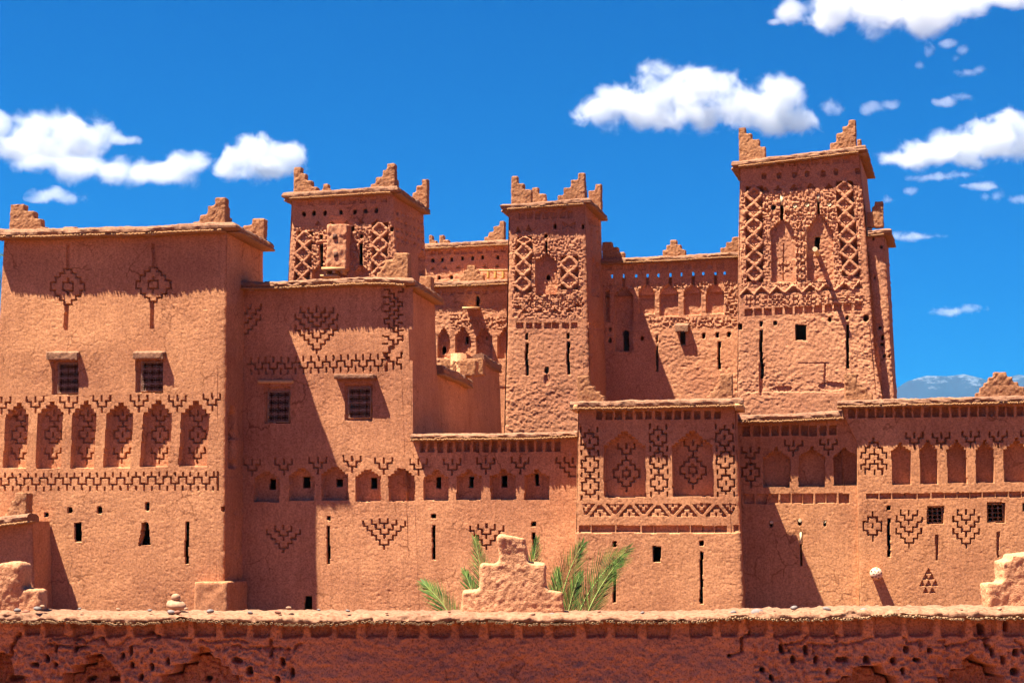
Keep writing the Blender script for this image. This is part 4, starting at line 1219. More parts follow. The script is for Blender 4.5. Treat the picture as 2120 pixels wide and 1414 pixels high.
low = {k: (np.array(v) - ([0, 0, 1.6] if k[0] == 'T' else [0, 0, 0])) for k, v in c.items()}
rest(t, low, PW3, 3.5, M_TOWER)
eave(t, PW3, [(1236, 546), (1390, 540), (1540, 532)], oh=.25, h=.17, seed=25, ext=0)
merlon(t, PW3, s7([(940, 1015, 568), (1015, 1060, 604), (1060, 1105, 642)]), 535, thick=.4, seed=33)
merlon(t, PW3, s7([(1440, 1488, 553), (1412, 1520, 590), (1384, 1550, 626)]), 529, thick=.4, seed=34)
merlon(t, PW3, s7([(1893, 1970, 530), (1848, 1893, 571), (1806, 1848, 611)]), 524, thick=.4, seed=35)
slab(t, PW3, 1399, 669, 1427, 684, .3, 'window_hood', M_COPING, seed=36, tilt=.4)

# ------------------------------------------------------------------ great tower
def t3_feats(f):
    f.frame(1480, 220, KT)
    f.clods(290, 925, 1590, 1960, 8, 6.2, .032)
    f.dentils(325, 1520, 10, 628, 675, fill=.62, d=.09, slope=-.058)
    for x, y in ((535, 760), (700, 752), (868, 746), (1003, 736), (1175, 730), (1310, 716), (1547, 702)): f.hole(x, y, 50, 60, d=.22, void=False)
    f.tris([(545, 902), (685, 885), (860, 875), (1040, 862), (1235, 860)], 48, 56, d=.2)
    f.rect('slit_window', 708, 965, 746, 1240, .32, void=True); f.rect('slit_window', 1108, 940, 1138, 1165, .32, void=True)
    for x, y in ((640, 1100), (868, 1080), (1000, 1070), (1240, 1065)): f.hole(x, y, 54, 62)
    a = f.niche(604, 862, 1235, 1335, 1905, 5, .15, apex=730, dx=12, rel=.2)
    b = f.niche(990, 1278, 1150, 1335, 1890, 6, .2, apex=1128, dx=14, rel=.1)
    f.rect('carved_slot', 732, 1480, 744, 1880, .1, parent=a)
    f.hole(655, 1330, 16, 34, d=.1, void=False, parent=a)
    f.rect('niche_window', 1073, 1405, 1138, 1552, .3, void=True, parent=b)
    for y in (1250, 1300, 1390, 1480, 1570, 1660, 1750, 1840): f.clods(885, y, 978, y + 62, 8, 6.5, .06)
    f.clods(470, 985, 620, 1240, 7, 6, .055); f.clods(760, 1110, 960, 1215, 7, 6, .055); f.clods(1150, 1110, 1300, 1260, 7, 6, .055)
    f.clods(690, 1680, 830, 1800, 7, 6, .04); f.clods(1060, 1690, 1210, 1780, 7, 6, .04)
    f.lattice([(860, 425), (1300, 425), (1920, 432)], 870, 172, 6, 92, d=.2)
    f.lattice([(800, 1405), (1100, 1415), (1300, 1428), (1800, 1475)], 812, 172, 6, 92, d=.2)
    f.frame(1480, 470, KT)
    f.tris([(350, 705), (505, 700), (675, 690), (855, 684), (1035, 676), (1215, 668), (1400, 655), (1560, 640)], 52, 50, d=.2)
    f.strokes([[(280, 735), (350, 655), (428, 735), (505, 650), (590, 728), (675, 642), (765, 715), (855, 632), (945, 710), (1035, 625), (1125, 700), (1215, 615), (1305, 690), (1400, 600), (1490, 680), (1560, 595)]], w=4.0, d=-.05, name='raised_zigzag')
    f.clods(330, 745, 1620, 800, 9, 6, .05); f.clods(330, 800, 1620, 850, 9, 6, .05)
    f.dentils(322, 1620, 12, 890, 965, fill=.76, d=.18, slope=-.05)
    for x, y, w_, h_ in ((275, 1080, 50, 72), (500, 1050, 36, 70), (652, 1045, 44, 52), (1245, 1005, 42, 56), (1432, 990, 36, 60), (1640, 995, 60, 76)): f.hole(x, y, w_, h_)
    f.rect('window_surround', 850, 1028, 1002, 1242, .0, flat=1.0)
    f.rect('window_opening', 874, 1054, 992, 1228, .35, void=True)
    f.rect('slit_window', 484, 1115, 524, 1640, .3, void=True); f.rect('slit_window', 1420, 1060, 1457, 1540, .3, void=True)
    f.frame(1420, 640, 3.0286)
    f.poly('eroded_patch', [(455, 340), (490, 340), (480, 540), (460, 540)], .12)
    f.rect('eroded_patch', 540, 480, 670, 520, .05, rnd=2); f.rect('eroded_patch', 830, 455, 1000, 510, .07, rnd=2)
    f.rect('eroded_patch', 866, 335, 880, 470, .06); f.rect(None, 700, 336, 900, 343, .03)
    f.rect('patched_plaster', 325, 520, 1180, 900, -.03, rnd=8, flat=.5)
t = thing('kasbah_tower', 'great square clay tower with two tall niches and a beam jutting out', 'tower', PT3.hit(1680, 1240) * [1, 1, 0])
c = front(t, PT3, [(1531, 345), (1650, 331), (1778, 314)], [(345, 1532), (490, 1528.5), (860, 1525), (1250, 1520)], [(314, 1778), (490, 1793), (740, 1811), (860, 1834), (1250, 1872)], 1260, t3_feats, 'tower', M_TOWER, 111, corner=(1, 1), cut=930)
def t3_side(f): pass
side(t, c['TR'], c['BR'], 5.2, PT3, None, 'tower', M_TOWER, 112)
rest(t, c, PT3, 5.2, M_TOWER)
eave(t, PT3, [(1531, 346), (1650, 332), (1778, 316)], right=5.2, left=4.0, oh=.29, h=.2, seed=26)
s9 = lambda L: [(1480 + a / KT, 1480 + b / KT, 220 + c_ / KT) for a, b, c_ in L]
merlon(t, PT3, s9([(260, 318, 230), (318, 405, 295), (405, 487, 360), (487, 550, 440)]), 330, thick=.32, corner='L', seed=37, legs=.5)
merlon(t, PT3, s9([(1478, 1535, 145), (1390, 1478, 215), (1318, 1390, 290), (1250, 1318, 395)]), 310, thick=.32, corner='R', seed=38, legs=.4)
merlon(t, PT3.off(4.6), s9([(1545, 1590, 358)]), 318, thick=.32, seed=39)
for x, y in ((1645.7, 426.5), (1671, 424.5), (1716.8, 423.5)): peg(t, PT3, x, y, -.06, .09)
slab(t, PT3, 1616, 405, 1621.5, 424, -.02, 'wooden_lath', M_PALEWOOD, inset=.3, vox=0)
slab(t, PT3, 1692.5, 401, 1697, 417, -.02, 'wooden_lath', M_PALEWOOD, inset=.3, vox=0)
# the jutting beam under its niche window
a = PT3.hit(1692, 524)
V, Q = tube([a + PT3.vh * .6, a, a - PT3.vh * .55, a - PT3.vh * 1.02], .11, 10)
n = len(V); V = np.concatenate([V, [V[-10:].mean(0)]])
me = bpy.data.meshes.new('beam'); me.from_pydata(V.tolist(), [], [list(map(int, q)) for q in Q] + [[n - 10 + i, n - 10 + (i + 1) % 10, n] for i in range(10)])
link('beam', me, M_PALEWOOD, t)

# ------------------------------------------------------------------ corner tower half hidden behind the great tower
PT4 = PT3.off(0.28)
def t4_feats(f):
    f.frame(1480, 470, KT)
    for x, y, w_, h_ in ((1718, 128, 26, 40), (1805, 215, 26, 40), (1740, 40, 30, 34), (1690, 42, 24, 30), (1815, 1195, 30, 60), (1790, 1090, 36, 40), (1812, 1272, 40, 40), (1835, 1395, 34, 40), (1895, 1400, 30, 36), (1730, 550, 20, 40)): f.hole(x, y, w_, h_, d=.2)
t = thing('kasbah_tower', 'narrow clay tower half hidden behind the great tower', 'tower', PT4.hit(1800, 1240) * [1, 1, 0])
c = front(t, PT4, [(1790, 490), (1832, 485)], [(485, 1790), (740, 1808), (860, 1830), (1250, 1866)], [(485, 1831), (740, 1846), (820, 1852), (1250, 1874)], 1250, t4_feats, 'tower', M_TOWER, 121, corner=(0, 1), cut=930)
side(t, c['TR'], c['BR'], 3.0, PT4, None, 'tower', M_TOWER, 122)
rest(t, c, PT4, 3.0, M_TOWER)
eave(t, PT4, [(1798, 489.5), (1831, 486)], right=3.0, oh=.25, h=.18, seed=27, ext=0)
merlon(t, PT4.off(.05), s9([(1770, 1828, 1030), (1710, 1770, 1087), (1650, 1710, 1147)]), 465, thick=.35, corner='R', seed=40, legs=.4)

# ================================================================== the old wall in front
PF = Plane(0.0, 1060, 16.5)
def fw_feats(f):
    k = 2120 / 700.0
    f.frame(0, 0, 1)
    f.clods(-240, 1334, 610, 1460, 17, 13, .026); f.clods(1560, 1334, 2360, 1460, 17, 13, .026)
    f.frame(0, 1240, k)
    for x0, x1 in ((150, 260), (275, 420), (440, 590), (650, 800), (830, 990), (1010, 1190), (1210, 1370), (1390, 1560), (1580, 1720), (1760, 1920), (1940, 2090)):
        f.poly('dentil_recess', [(x0, 100), (x1 - 14, 100), (x1 - 22, 225), (x0 + 14, 235)], .10)
    for P in ([(545, 352), (640, 352), (655, 385), (690, 400), (710, 455), (745, 470), (770, 800), (380, 800), (400, 465), (475, 465), (475, 415), (545, 405)],
              [(1200, 355), (1225, 345), (1310, 345), (1330, 370), (1370, 380), (1385, 425), (1430, 435), (1445, 470), (1490, 485), (1510, 800), (1000, 800), (1010, 482), (1100, 475), (1110, 410), (1185, 405)],
              [(0, 345), (40, 345), (60, 420), (75, 480), (150, 490), (170, 800), (-60, 800), (-60, 345)]):
        f.poly('niche', P, .34)
        f.strokes([[(a_[0], a_[1] + 4), (b_[0], b_[1] + 4)] for a_, b_ in zip(P[:-1], P[1:]) if a_[1] < 560 and b_[1] < 560], w=4.5, d=.22, name='shade_groove')  # added groove, shaped to draw a dark shade line along the niche head
    for x, y, w, h in ((1275, 325, 70, 40), (1485, 385, 55, 34), (1560, 450, 34, 44), (220, 415, 34, 28), (292, 370, 22, 44), (822, 418, 20, 48), (955, 430, 20, 44), (765, 360, 18, 40), (825, 320, 16, 44), (478, 312, 16, 40), (350, 310, 16, 36), (340, 415, 16, 44), (1055, 385, 16, 36), (945, 318, 14, 30),
                       (1772, 390, 24, 56), (1830, 460, 20, 54), (1740, 500, 18, 40), (35, 510, 70, 40), (520, 515, 50, 30), (665, 520, 60, 30), (1270, 520, 40, 24), (880, 490, 20, 50)):
        f.hole(x, y, w, h, d=.18, void=False, rnd=2.8)
    def crack(pts, w=3.0, d=.07):
        q = []
        for (a, b), (c_, e) in zip(pts[:-1], pts[1:]):
            n = 5
            for i in range(n):
                q.append((a + (c_ - a) * i / n + RNG.uniform(-9, 9), b + (e - b) * i / n + RNG.uniform(-9, 9)))
        f.strokes([q + [pts[-1]]], w=w, d=d, name='crack')
    crack([(125, 215), (100, 260), (70, 300), (45, 370), (60, 430), (75, 485)], 5, .12)
    crack([(310, 250), (420, 235), (475, 240), (560, 265), (650, 240)]); crack([(475, 240), (480, 275), (510, 300)])
    crack([(640, 245), (690, 300), (760, 280), (820, 240)]); crack([(900, 255), (990, 240), (1190, 245), (1195, 270)]); crack([(300, 290), (360, 285), (450, 295), (540, 285)])
    crack([(1700, 250), (1705, 300), (1695, 350)], 4.5, .1); crack([(1450, 290), (1560, 305), (1700, 300), (1830, 310), (1890, 280)]); crack([(1250, 270), (1360, 265), (1460, 255), (1560, 270)])
    crack([(930, 210), (990, 240)], 4, .1)
    f.frame(1420, 1240, k)
    for x0, x1 in ((20, 190), (215, 340), (380, 520), (540, 740), (770, 960), (985, 1130), (1180, 1370), (1390, 1570), (1600, 1770), (1800, 1960), (1980, 2140)):
        f.poly('dentil_recess', [(x0, 100), (x1 - 14, 100), (x1 - 22, 225), (x0 + 14, 235)], .09)
    f.frame(700, 1240, k)
    for x0, x1 in ((-20, 130), (170, 330), (360, 520), (560, 720), (750, 900), (940, 1120), (1150, 1310), (1340, 1500), (1540, 1700), (1730, 1900), (1930, 2100)):
        f.poly('dentil_recess', [(x0, 100), (x1 - 14, 100), (x1 - 22, 235), (x0 + 14, 240)], .08)
    f.frame(1420, 1240, k)
    for P in ([(1060, 430), (1110, 428), (1215, 425), (1225, 440), (1240, 480), (1300, 490), (1330, 540), (1330, 800), (940, 800), (950, 520), (990, 492), (1050, 490)],
              [(1745, 395), (1775, 375), (1800, 345), (1840, 385), (1890, 415), (1930, 430), (1945, 485), (2000, 495), (2020, 800), (1560, 800), (1590, 510), (1660, 500), (1670, 455), (1740, 440)]):
        f.poly('niche', P, .34)
        f.strokes([[(a_[0], a_[1] + 4), (b_[0], b_[1] + 4)] for a_, b_ in zip(P[:-1], P[1:]) if a_[1] < 560 and b_[1] < 560], w=4.5, d=.22, name='shade_groove')  # same added groove: its depth gives the niche edge a shade line
    for x, y, w, h in ((985, 378, 75, 36), (1137, 384, 40, 44), (1447, 378, 46, 26), (1870, 190, 40, 70), (478, 440, 26, 40), (600, 310, 30, 50), (755, 315, 26, 60), (680, 380, 24, 50), (822, 380, 22, 40), (1922, 330, 22, 50), (2070, 335, 40, 44), (1990, 385, 30, 50), (2070, 455, 50, 44), (1530, 320, 24, 34), (1365, 450, 20, 40), (1300, 385, 30, 40), (1385, 310, 30, 40), (895, 455, 16, 40), (545, 490, 24, 40), (275, 358, 20, 16), (2020, 170, 20, 80)):
        f.hole(x, y, w, h, d=.18, void=False, rnd=3.0)
    crack([(400, 210), (360, 230), (358, 330)], 4.5, .1); crack([(355, 345), (290, 355), (270, 362)]); crack([(570, 235), (620, 275), (740, 265), (765, 230)])
    crack([(770, 265), (810, 285), (930, 290), (1060, 275), (1180, 250)], 3); crack([(1370, 240), (1385, 270), (1470, 265), (1480, 290)]); crack([(1590, 250), (1640, 290), (1740, 285), (1790, 265), (1895, 240)]); crack([(1895, 240), (1897, 300)], 5, .12)
    crack([(920, 235), (990, 230)], 3); crack([(640, 280), (650, 330)]); crack([(800, 290), (810, 340)]); crack([(960, 240), (955, 265)], 4.5, .1); crack([(2060, 250), (2110, 300), (2120, 340)])
OW = thing('boundary_parapet', 'weathered red clay wall with cracked niches under a reed-edged mud coping', 'wall', (0, 16.6, 0))
front(OW, PF, [(-240, 1276), (2360, 1276)], [(1270, -240), (1500, -240)], [(1270, 2360), (1500, 2360)], 1470, fw_feats, 'old', M_OLD, 131, step=1.8, corner=(0, 0))
# hidden foot and back of that wall
zb = PF.hit(1060, 1470)[2]
xa, xb = PF.hit(-240, 1300)[0], PF.hit(2360, 1300)[0]
V, Q = boxes([((xa, 16.52, 0), (xb - xa, 0, 0), (0, .78, 0), (0, 0, zb))])
link('wall_foot', raw_mesh('wall_foot', V, Q), M_OLD, OW)
V, Q = boxes([((xa, 17.1, zb), (xb - xa, 0, 0), (0, .2, 0), (0, 0, PF.hit(1060, 1282)[2] - zb))])
link('rear_wall', raw_mesh('rear_wall', V, Q), M_OLD, OW)
# coping
low_px = [(-240, 1281), (0, 1282), (70, 1285), (150, 1283), (290, 1289), (380, 1279), (500, 1285), (640, 1291), (760, 1284), (900, 1287), (1000, 1283), (1100, 1288), (1250, 1284), (1420, 1284), (1530, 1275), (1640, 1281), (1760, 1276), (1840, 1269), (1960, 1277), (2120, 1275), (2360, 1276)]
top_px = [(-240, 1257), (0, 1258), (220, 1263), (430, 1263), (640, 1261), (860, 1263), (1000, 1260), (1400, 1264), (1520, 1259), (1620, 1257), (1760, 1253), (1880, 1253), (2040, 1251), (2120, 1250), (2360, 1250)]
us = np.arange(-240, 2360, 3.0)
def zpx(tab, Y):
    v = np.interp(us, [a for a, b in tab], [b for a, b in tab])
    return EYE[2] + (HORIZON - v) / FPX * Y * 1.0
zl = zpx(low_px, 16.4); zt = zpx(top_px, 16.85)
xs = PF.hit(us, us * 0 + 1280)[:, 0]
prof = [(16.80, -.02, 0), (16.44, .0, 0), (16.385, .012, 0), (16.35, .18, 1), (16.345, .34, 1), (16.36, .52, 1), (16.39, .68, 1), (16.43, .8, 1), (16.49, .89, 1), (16.56, .945, 1), (16.65, .985, 1), (16.75, 1.0, 1), (16.85, 1.0, 1), (16.97, .99, 1), (17.1, .95, 1), (17.25, .85, 1), (17.36, .6, 1), (17.38, .2, 1), (17.3, -.1, 0)]
k = len(prof); a = np.arange(k)[None, :]; L_ = xs[:, None]
py = np.array([p[0] for p in prof])[None, :]; pz = np.array([p[1] for p in prof])[None, :]
jit = .05 * vnoise(L_ / .13, a * .6, 301) + .03 * vnoise(L_ / .05, a * 1.1, 302) + .06 * vnoise(L_ / .5, a * .3, 303)
jz = .022 * vnoise(L_ / .10, a * .8, 304) + .020 * vnoise(L_ / .04, a * 1.3, 305)
V = np.stack([L_ + 0 * a + .008 * vnoise(L_ / .05, a * 1.1, 306), py + jit, zl[:, None] + pz * (zt - zl)[:, None] + jz * (pz > .1)], -1)
m = len(xs); i = np.arange(m - 1)[:, None] * k; j = np.arange(k - 1)[None, :]
Q = np.stack([i + j, i + j + 1, i + k + j + 1, i + k + j], -1).reshape(-1, 4)
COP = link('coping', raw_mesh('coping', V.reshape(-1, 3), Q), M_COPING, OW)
# cut reed ends under the coping
parts = []
x = xs[0]
th = np.linspace(0, 2 * math.pi, 9)[:-1]
while x < xs[-1]:
    r_ = random.uniform(.008, .0135); x += 2 * r_ * random.choice([1.0, 1.05, 1.1, 1.2, 1.9])
    z = np.interp(x, xs, zl) + random.uniform(-.014, .010) + r_ * .3
    y0 = 16.315 - random.uniform(0, .03)
    c8 = np.cos(th); s8 = np.sin(th)
    ring = lambda rr, y: np.stack([x + rr * c8, np.full(8, y), z + rr * s8], -1)
    Vv = np.concatenate([ring(r_, 16.6), ring(r_, y0), ring(r_ * .62, y0), ring(r_ * .62, y0 + .06)])
    q = []
    for s_ in range(3):
        for b in range(8): q.append([s_ * 8 + b, s_ * 8 + (b + 1) % 8, s_ * 8 + 8 + (b + 1) % 8, s_ * 8 + 8 + b])
    parts.append((Vv, np.array(q)))
V, Q = join(parts)
link_child('reed_ends', raw_mesh('reed_ends', V, Q), M_STRAW, COP, kind='stuff')
# pebbles bedded in the coping
def pebble(px, py_, r_, seed, flat=.55):
    bm = bmesh.new(); bmesh.ops.create_icosphere(bm, subdivisions=2, radius=1)
    co = np.array([v.co for v in bm.verts]); co *= 1 + .35 * vnoise3(co + seed, .8, seed)[:, None]
    co *= np.array([r_, r_ * .7, r_ * flat]); an = random.uniform(-.3, .3)
    y = 16.42 + random.uniform(.0, .12)
    P = EYE + ray(px, py_) * (y / ray(px, py_)[1])
    co = co @ np.array([[math.cos(an), 0, math.sin(an)], [0, 1, 0], [-math.sin(an), 0, math.cos(an)]]) + P
    me = bpy.data.meshes.new('pebble'); bm.faces.ensure_lookup_table()
    me.from_pydata(co.tolist(), [], [[v.index for v in f.verts] for f in bm.faces]); bm.free()
    return me
peb = [(36, 1263, 8, 0), (54, 1267, 9, 1), (78, 1260, 9, 0), (88, 1255, 6, 2), (165, 1260, 4, 0), (245, 1261, 5, 2), (355, 1267, 9, 0), (368, 1267, 7, 1), (435, 1265, 8, 0), (385, 1260, 5, 2), (310, 1263, 5, 0), (518, 1268, 6, 0), (575, 1267, 7, 1), (598, 1258, 6, 2), (430, 1273, 5, 1), (660, 1262, 4, 0),
       (1518, 1267, 7, 0), (1568, 1268, 14, 0), (1644, 1258, 8, 0), (1712, 1261, 9, 0), (1788, 1263, 9, 0), (1600, 1266, 6, 1), (1142, 1272, 7, 0), (1155, 1271, 6, 1), (1100, 1272, 8, 2), (930, 1266, 4, 1), (720, 1264, 5, 0), (800, 1268, 4, 2), (1330, 1268, 5, 0), (1240, 1266, 4, 1), (1860, 1262, 4, 0), (1990, 1262, 4, 1), (2070, 1260, 5, 2)]
for q, (x, y, w, c_) in enumerate(peb):
    link_child('pebble', pebble(x, y, w * .0049, q), (M_STONE, M_REDSTONE, M_TANSTONE)[c_], COP, smooth=True)
# stepped finials standing on the wall
def finial(steps, ybase, seed, plane, thick=.34, mat=M_FINIAL, vox=.016):
    Bx = []
    for x0, x1, yt in steps:
        A = plane.hit(x0, ybase); B = plane.hit(x1, ybase); T = plane.hit((x0 + x1) / 2, yt)
        Bx.append((A - np.array([0, 0, .05]), B - A, plane.vh * thick, np.array([0, 0, T[2] - A[2] + .05])))
    V, Q = boxes(Bx)
    me = remeshed(V, Q, vox, .006, .035, seed, .045, .36, soft=22)
    return link('finial', me, mat, OW, smooth=True)
PFM = PF.off(.12)
finial([(1032, 1092, 1110), (995, 1132, 1166), (954, 1168, 1222)], 1266, 61, PFM)
finial([(-40, 42, 1167), (-60, 82, 1220)], 1264, 62, PFM)
finial([(2098, 2200, 1146), (2078, 2200, 1158), (2046, 2200, 1205)], 1256, 63, PFM)

# two stones left on the wall
def stone(name, px, py_, rx, ry, rz, Y, seed, label, mat):
    me = pebble(px, py_, 1.0, seed)
    co = np.empty(len(me.vertices) * 3, np.float32); me.vertices.foreach_get('co', co); co = co.reshape(-1, 3)
    P = EYE + ray(px, py_) * (Y / ray(px, py_)[1])
    co = co - co.mean(0); co /= np.abs(co).max(0)
    co = co * [rx, ry, rz] + P
    me.vertices.foreach_set('co', co.astype(np.float32).ravel()); me.update()
    o = link(name, me, mat, smooth=True); return tag(o, label, 'stone')
stone('stone', 366, 1253, .108, .08, .058, 16.75, 71, 'flat rounded reddish stone lying on the old wall near the buttress', M_TANSTONE)
stone('stone', 364, 1237, .048, .04, .042, 16.75, 72, 'small knobbly stone balanced on top of a flat stone', M_TANSTONE)

# ------------------------------------------------------------------ palm growing behind the wall
def leaf_mat(name, c):
    m, n, b = mat_base(name)
    tc = n.nodes.new("ShaderNodeTexCoord"); t_ = n.nodes.new("ShaderNodeTexNoise"); t_.inputs['Scale'].default_value = 9
    n.links.new(tc.outputs['Object'], t_.inputs['Vector'])
    r = n.nodes.new("ShaderNodeValToRGB"); e = r.color_ramp.elements
    e[0].position = .35; e[0].color = (*[x * .6 for x in c], 1); e[1].position = .7; e[1].color = (min(1, c[0] * 1.7), c[1] * 1.35, c[2] * 1.1, 1)
    n.links.new(t_.outputs['Fac'], r.inputs['Fac']); n.links.new(r.outputs['Color'], b.inputs['Base Color'])
    b.inputs['Roughness'].default_value = .6; b.inputs['Specular IOR Level'].default_value = .15
    return m
M_PALM = leaf_mat("palm_leaf", (0.075, 0.14, 0.028))
M_STEM = plain("palm_stem", (0.22, 0.26, 0.07), var=.2)
def frond(root, base, ctrl, tip, width, n=26, seed=0, droop=.25):
    rg = np.random.default_rng(seed)
    t_ = np.linspace(0, 1, n)[:, None]
    C = (1 - t_) ** 2 * base + 2 * t_ * (1 - t_) * ctrl + t_ ** 2 * tip
    T = np.gradient(C, axis=0); T /= np.linalg.norm(T, axis=1)[:, None]
    view = np.array([0.15, -1.0, 0.25])
    S = np.cross(T, view); S /= np.linalg.norm(S, axis=1)[:, None]
    Nn = np.cross(S, T)
    V = []; Q = []
    for i in range(2, n):
        f = i / (n - 1)
        ln = width * (0.55 + .75 * math.sin(math.pi * min(1, f * .85 + .12))) * (1 - .45 * f ** 3)
        for sg in (-1, 1):
            for sub in (0,):
                if i == n - 1 and sub: continue
                p0 = C[i] + (C[min(i + 1, n - 1)] - C[i]) * sub
                dirv = S[i] * sg * (0.66 - .28 * f) + T[i] * (.85 + .45 * f) + Nn[i] * rg.uniform(-.28, .28)
                dirv /= np.linalg.norm(dirv)
                l = ln * rg.uniform(.8, 1.1)
                p1 = p0 + dirv * l * .5; p2 = p0 + dirv * l - np.array([0, 0, droop * l * .25])
                w = np.cross(dirv, view + Nn[i] * .5); w /= np.linalg.norm(w); w *= .0058
                b = len(V)
                V += [p0 - w * .5, p0 + w * .5, p1 + w, p1 - w, p2]
                Q += [[b, b + 1, b + 2, b + 3], [b + 3, b + 2, b + 4, b + 4]]
    me = bpy.data.meshes.new('frond')
    me.from_pydata([list(v) for v in V], [], [[int(x) for x in dict.fromkeys(q)] for q in Q])
    o = link('frond', me, M_PALM, root)
    Vs, Qs = tube(C, np.linspace(.016, .004, n), 5)
    link_child('frond_stem', raw_mesh('frond_stem', Vs, Qs), M_STEM, o)
YP_ = 21.0
def at(px, py_, Y=YP_): r_ = ray(px, py_); return EYE + r_ * (Y / r_[1])
PB0 = at(1085, 1420, YP_)
t = thing('palm', 'green feathery palm fronds rising behind the stepped finial of the old wall', 'plant', (PB0[0], YP_, 0))
Vt, Qt = tube([np.array([PB0[0] + .02 * math.sin(q), YP_ + .05 * q, z]) for q, z in enumerate(np.linspace(0, PB0[2], 6))], [.17, .15, .14, .14, .15, .12], 10)
link('trunk', raw_mesh('trunk', Vt, Qt), M_WOOD, t)
FR = [((1180, 1330), (1205, 1210), (1300, 1138), .40, 21.2), ((1150, 1330), (1160, 1200), (1206, 1128), .36, 21.6), ((1200, 1330), (1215, 1240), (1285, 1158), .32, 20.8),
      ((960, 1330), (930, 1255), (876, 1207), .30, 21.3), ((1030, 1330), (1005, 1220), (984, 1118), .30, 21.8), ((1010, 1330), (985, 1240), (962, 1183), .24, 21.5),
      ((1085, 1330), (1095, 1220), (1112, 1118), .28, 22.0), ((1165, 1340), (1175, 1250), (1200, 1190), .26, 20.9), ((1140, 1330), (1150, 1240), (1155, 1180), .24, 21.9)]
for q, (b, c_, e, w, Y) in enumerate(FR):
    bb = at(*b, Y); cc = at(*c_, Y); ee = at(*e, Y + .15)
    frond(t, bb, cc, ee, w * 1.1, seed=q, n=38)
    Vs, Qs = tube([PB0, (PB0 + bb) / 2 + np.array([0, 0, .05]), bb], .016, 5)
    link('leaf_stalk', raw_mesh('leaf_stalk', Vs, Qs), M_STEM, t)

# tree just showing past the left edge of the nearest house
t = thing('palm', 'distant palm crown just showing beside the house with grilled windows', 'tree', (at(-16, 1200, 75.0)[0], 75.0, 0))
cx_ = at(-16, 560, 75.0)
Vt, Qt = tube([np.array([cx_[0] + .1 * math.sin(q), 75.0, z]) for q, z in enumerate(np.linspace(0, cx_[2], 8))], np.linspace(.28, .2, 8), 10)
link('trunk', raw_mesh('trunk', Vt, Qt), M_WOOD, t)
for q in range(16):
    an = q * 2.4; ln = 1.2
    d_ = np.array([math.cos(an) * .85, math.sin(an), .0])
    e_ = cx_ + d_ * ln * .42 + np.array([0, 0, .9 * math.cos(q * 1.3) - .2])
    frond(t, cx_, (cx_ + e_) / 2 + np.array([0, 0, .5]), e_, .3, n=16, seed=50 + q)

# ------------------------------------------------------------------ snow mountains
def snow_mat():
    m, n, b = mat_base("mountain_rock_and_snow")
    N = n.nodes.new; Lk = n.links.new
    tc = N("ShaderNodeTexCoord"); sp = N("ShaderNodeSeparateXYZ"); Lk(tc.outputs['Object'], sp.inputs[0])
    no = N("ShaderNodeTexNoise"); no.inputs['Scale'].default_value = .009; no.inputs['Detail'].default_value = 9; no.inputs['Roughness'].default_value = .72; Lk(tc.outputs['Object'], no.inputs['Vector'])
    ma = N("ShaderNodeMath"); ma.operation = 'MULTIPLY_ADD'; ma.inputs[1].default_value = 650; Lk(no.outputs['Fac'], ma.inputs[0]); Lk(sp.outputs['Z'], ma.inputs[2])
    mr = N("ShaderNodeMapRange"); mr.inputs['From Min'].default_value = 1215; mr.inputs['From Max'].default_value = 1270; Lk(ma.outputs[0], mr.inputs['Value'])
    mx = N("ShaderNodeMix"); mx.data_type = 'RGBA'; mx.inputs[6].default_value = (.032, .021, .030, 1); mx.inputs[7].default_value = (.11, .11, .13, 1)
    Lk(mr.outputs[0], mx.inputs[0]); Lk(mx.outputs[2], b.inputs['Base Color'])
    return m
YM = 9000.0
mx_ = np.linspace(-6000, 9000, 300); my_ = np.linspace(0, 3000, 40)
crest_px = [(-1500, 960), (600, 900), (1500, 850), (1700, 812), (1850, 804), (1885, 782), (1920, 773), (1960, 774), (2000, 770), (2030, 780), (2060, 790), (2085, 778), (2110, 772), (2150, 780), (2300, 800), (2600, 830), (4500, 900)]
ux = 1060 + mx_ / YM * FPX
cz = (HORIZON - np.interp(ux, [a for a, b in crest_px], [b for a, b in crest_px])) / FPX * YM
XX, YY = np.meshgrid(mx_, my_)
rid = 1 - np.abs(2 * vnoise(XX / 420, YY / 500, 401)) - .5
rise = np.clip(YY / 1500, 0, 1); back = np.clip(1 - (YY - 1500) / 1500, 0, 1)
ZZ = cz[None, :] * np.minimum(rise, back) ** .8 + 260 * rid * np.minimum(rise, back) * (1 - np.minimum(rise, back)) * 2 + 30 * vnoise(XX / 130, YY / 150, 402)
ZZ -= 20 * (1 - np.minimum(rise, back))
V = np.stack([XX, YM - 1500 + YY, ZZ], -1)
idx = np.arange(V.shape[0] * V.shape[1]).reshape(V.shape[:2])
Q = np.stack([idx[:-1, :-1], idx[:-1, 1:], idx[1:, 1:], idx[1:, :-1]], -1).reshape(-1, 4)
mo = link('mountains', raw_mesh('mountains', V.reshape(-1, 3), Q), snow_mat(), smooth=True); mo['kind'] = 'structure'

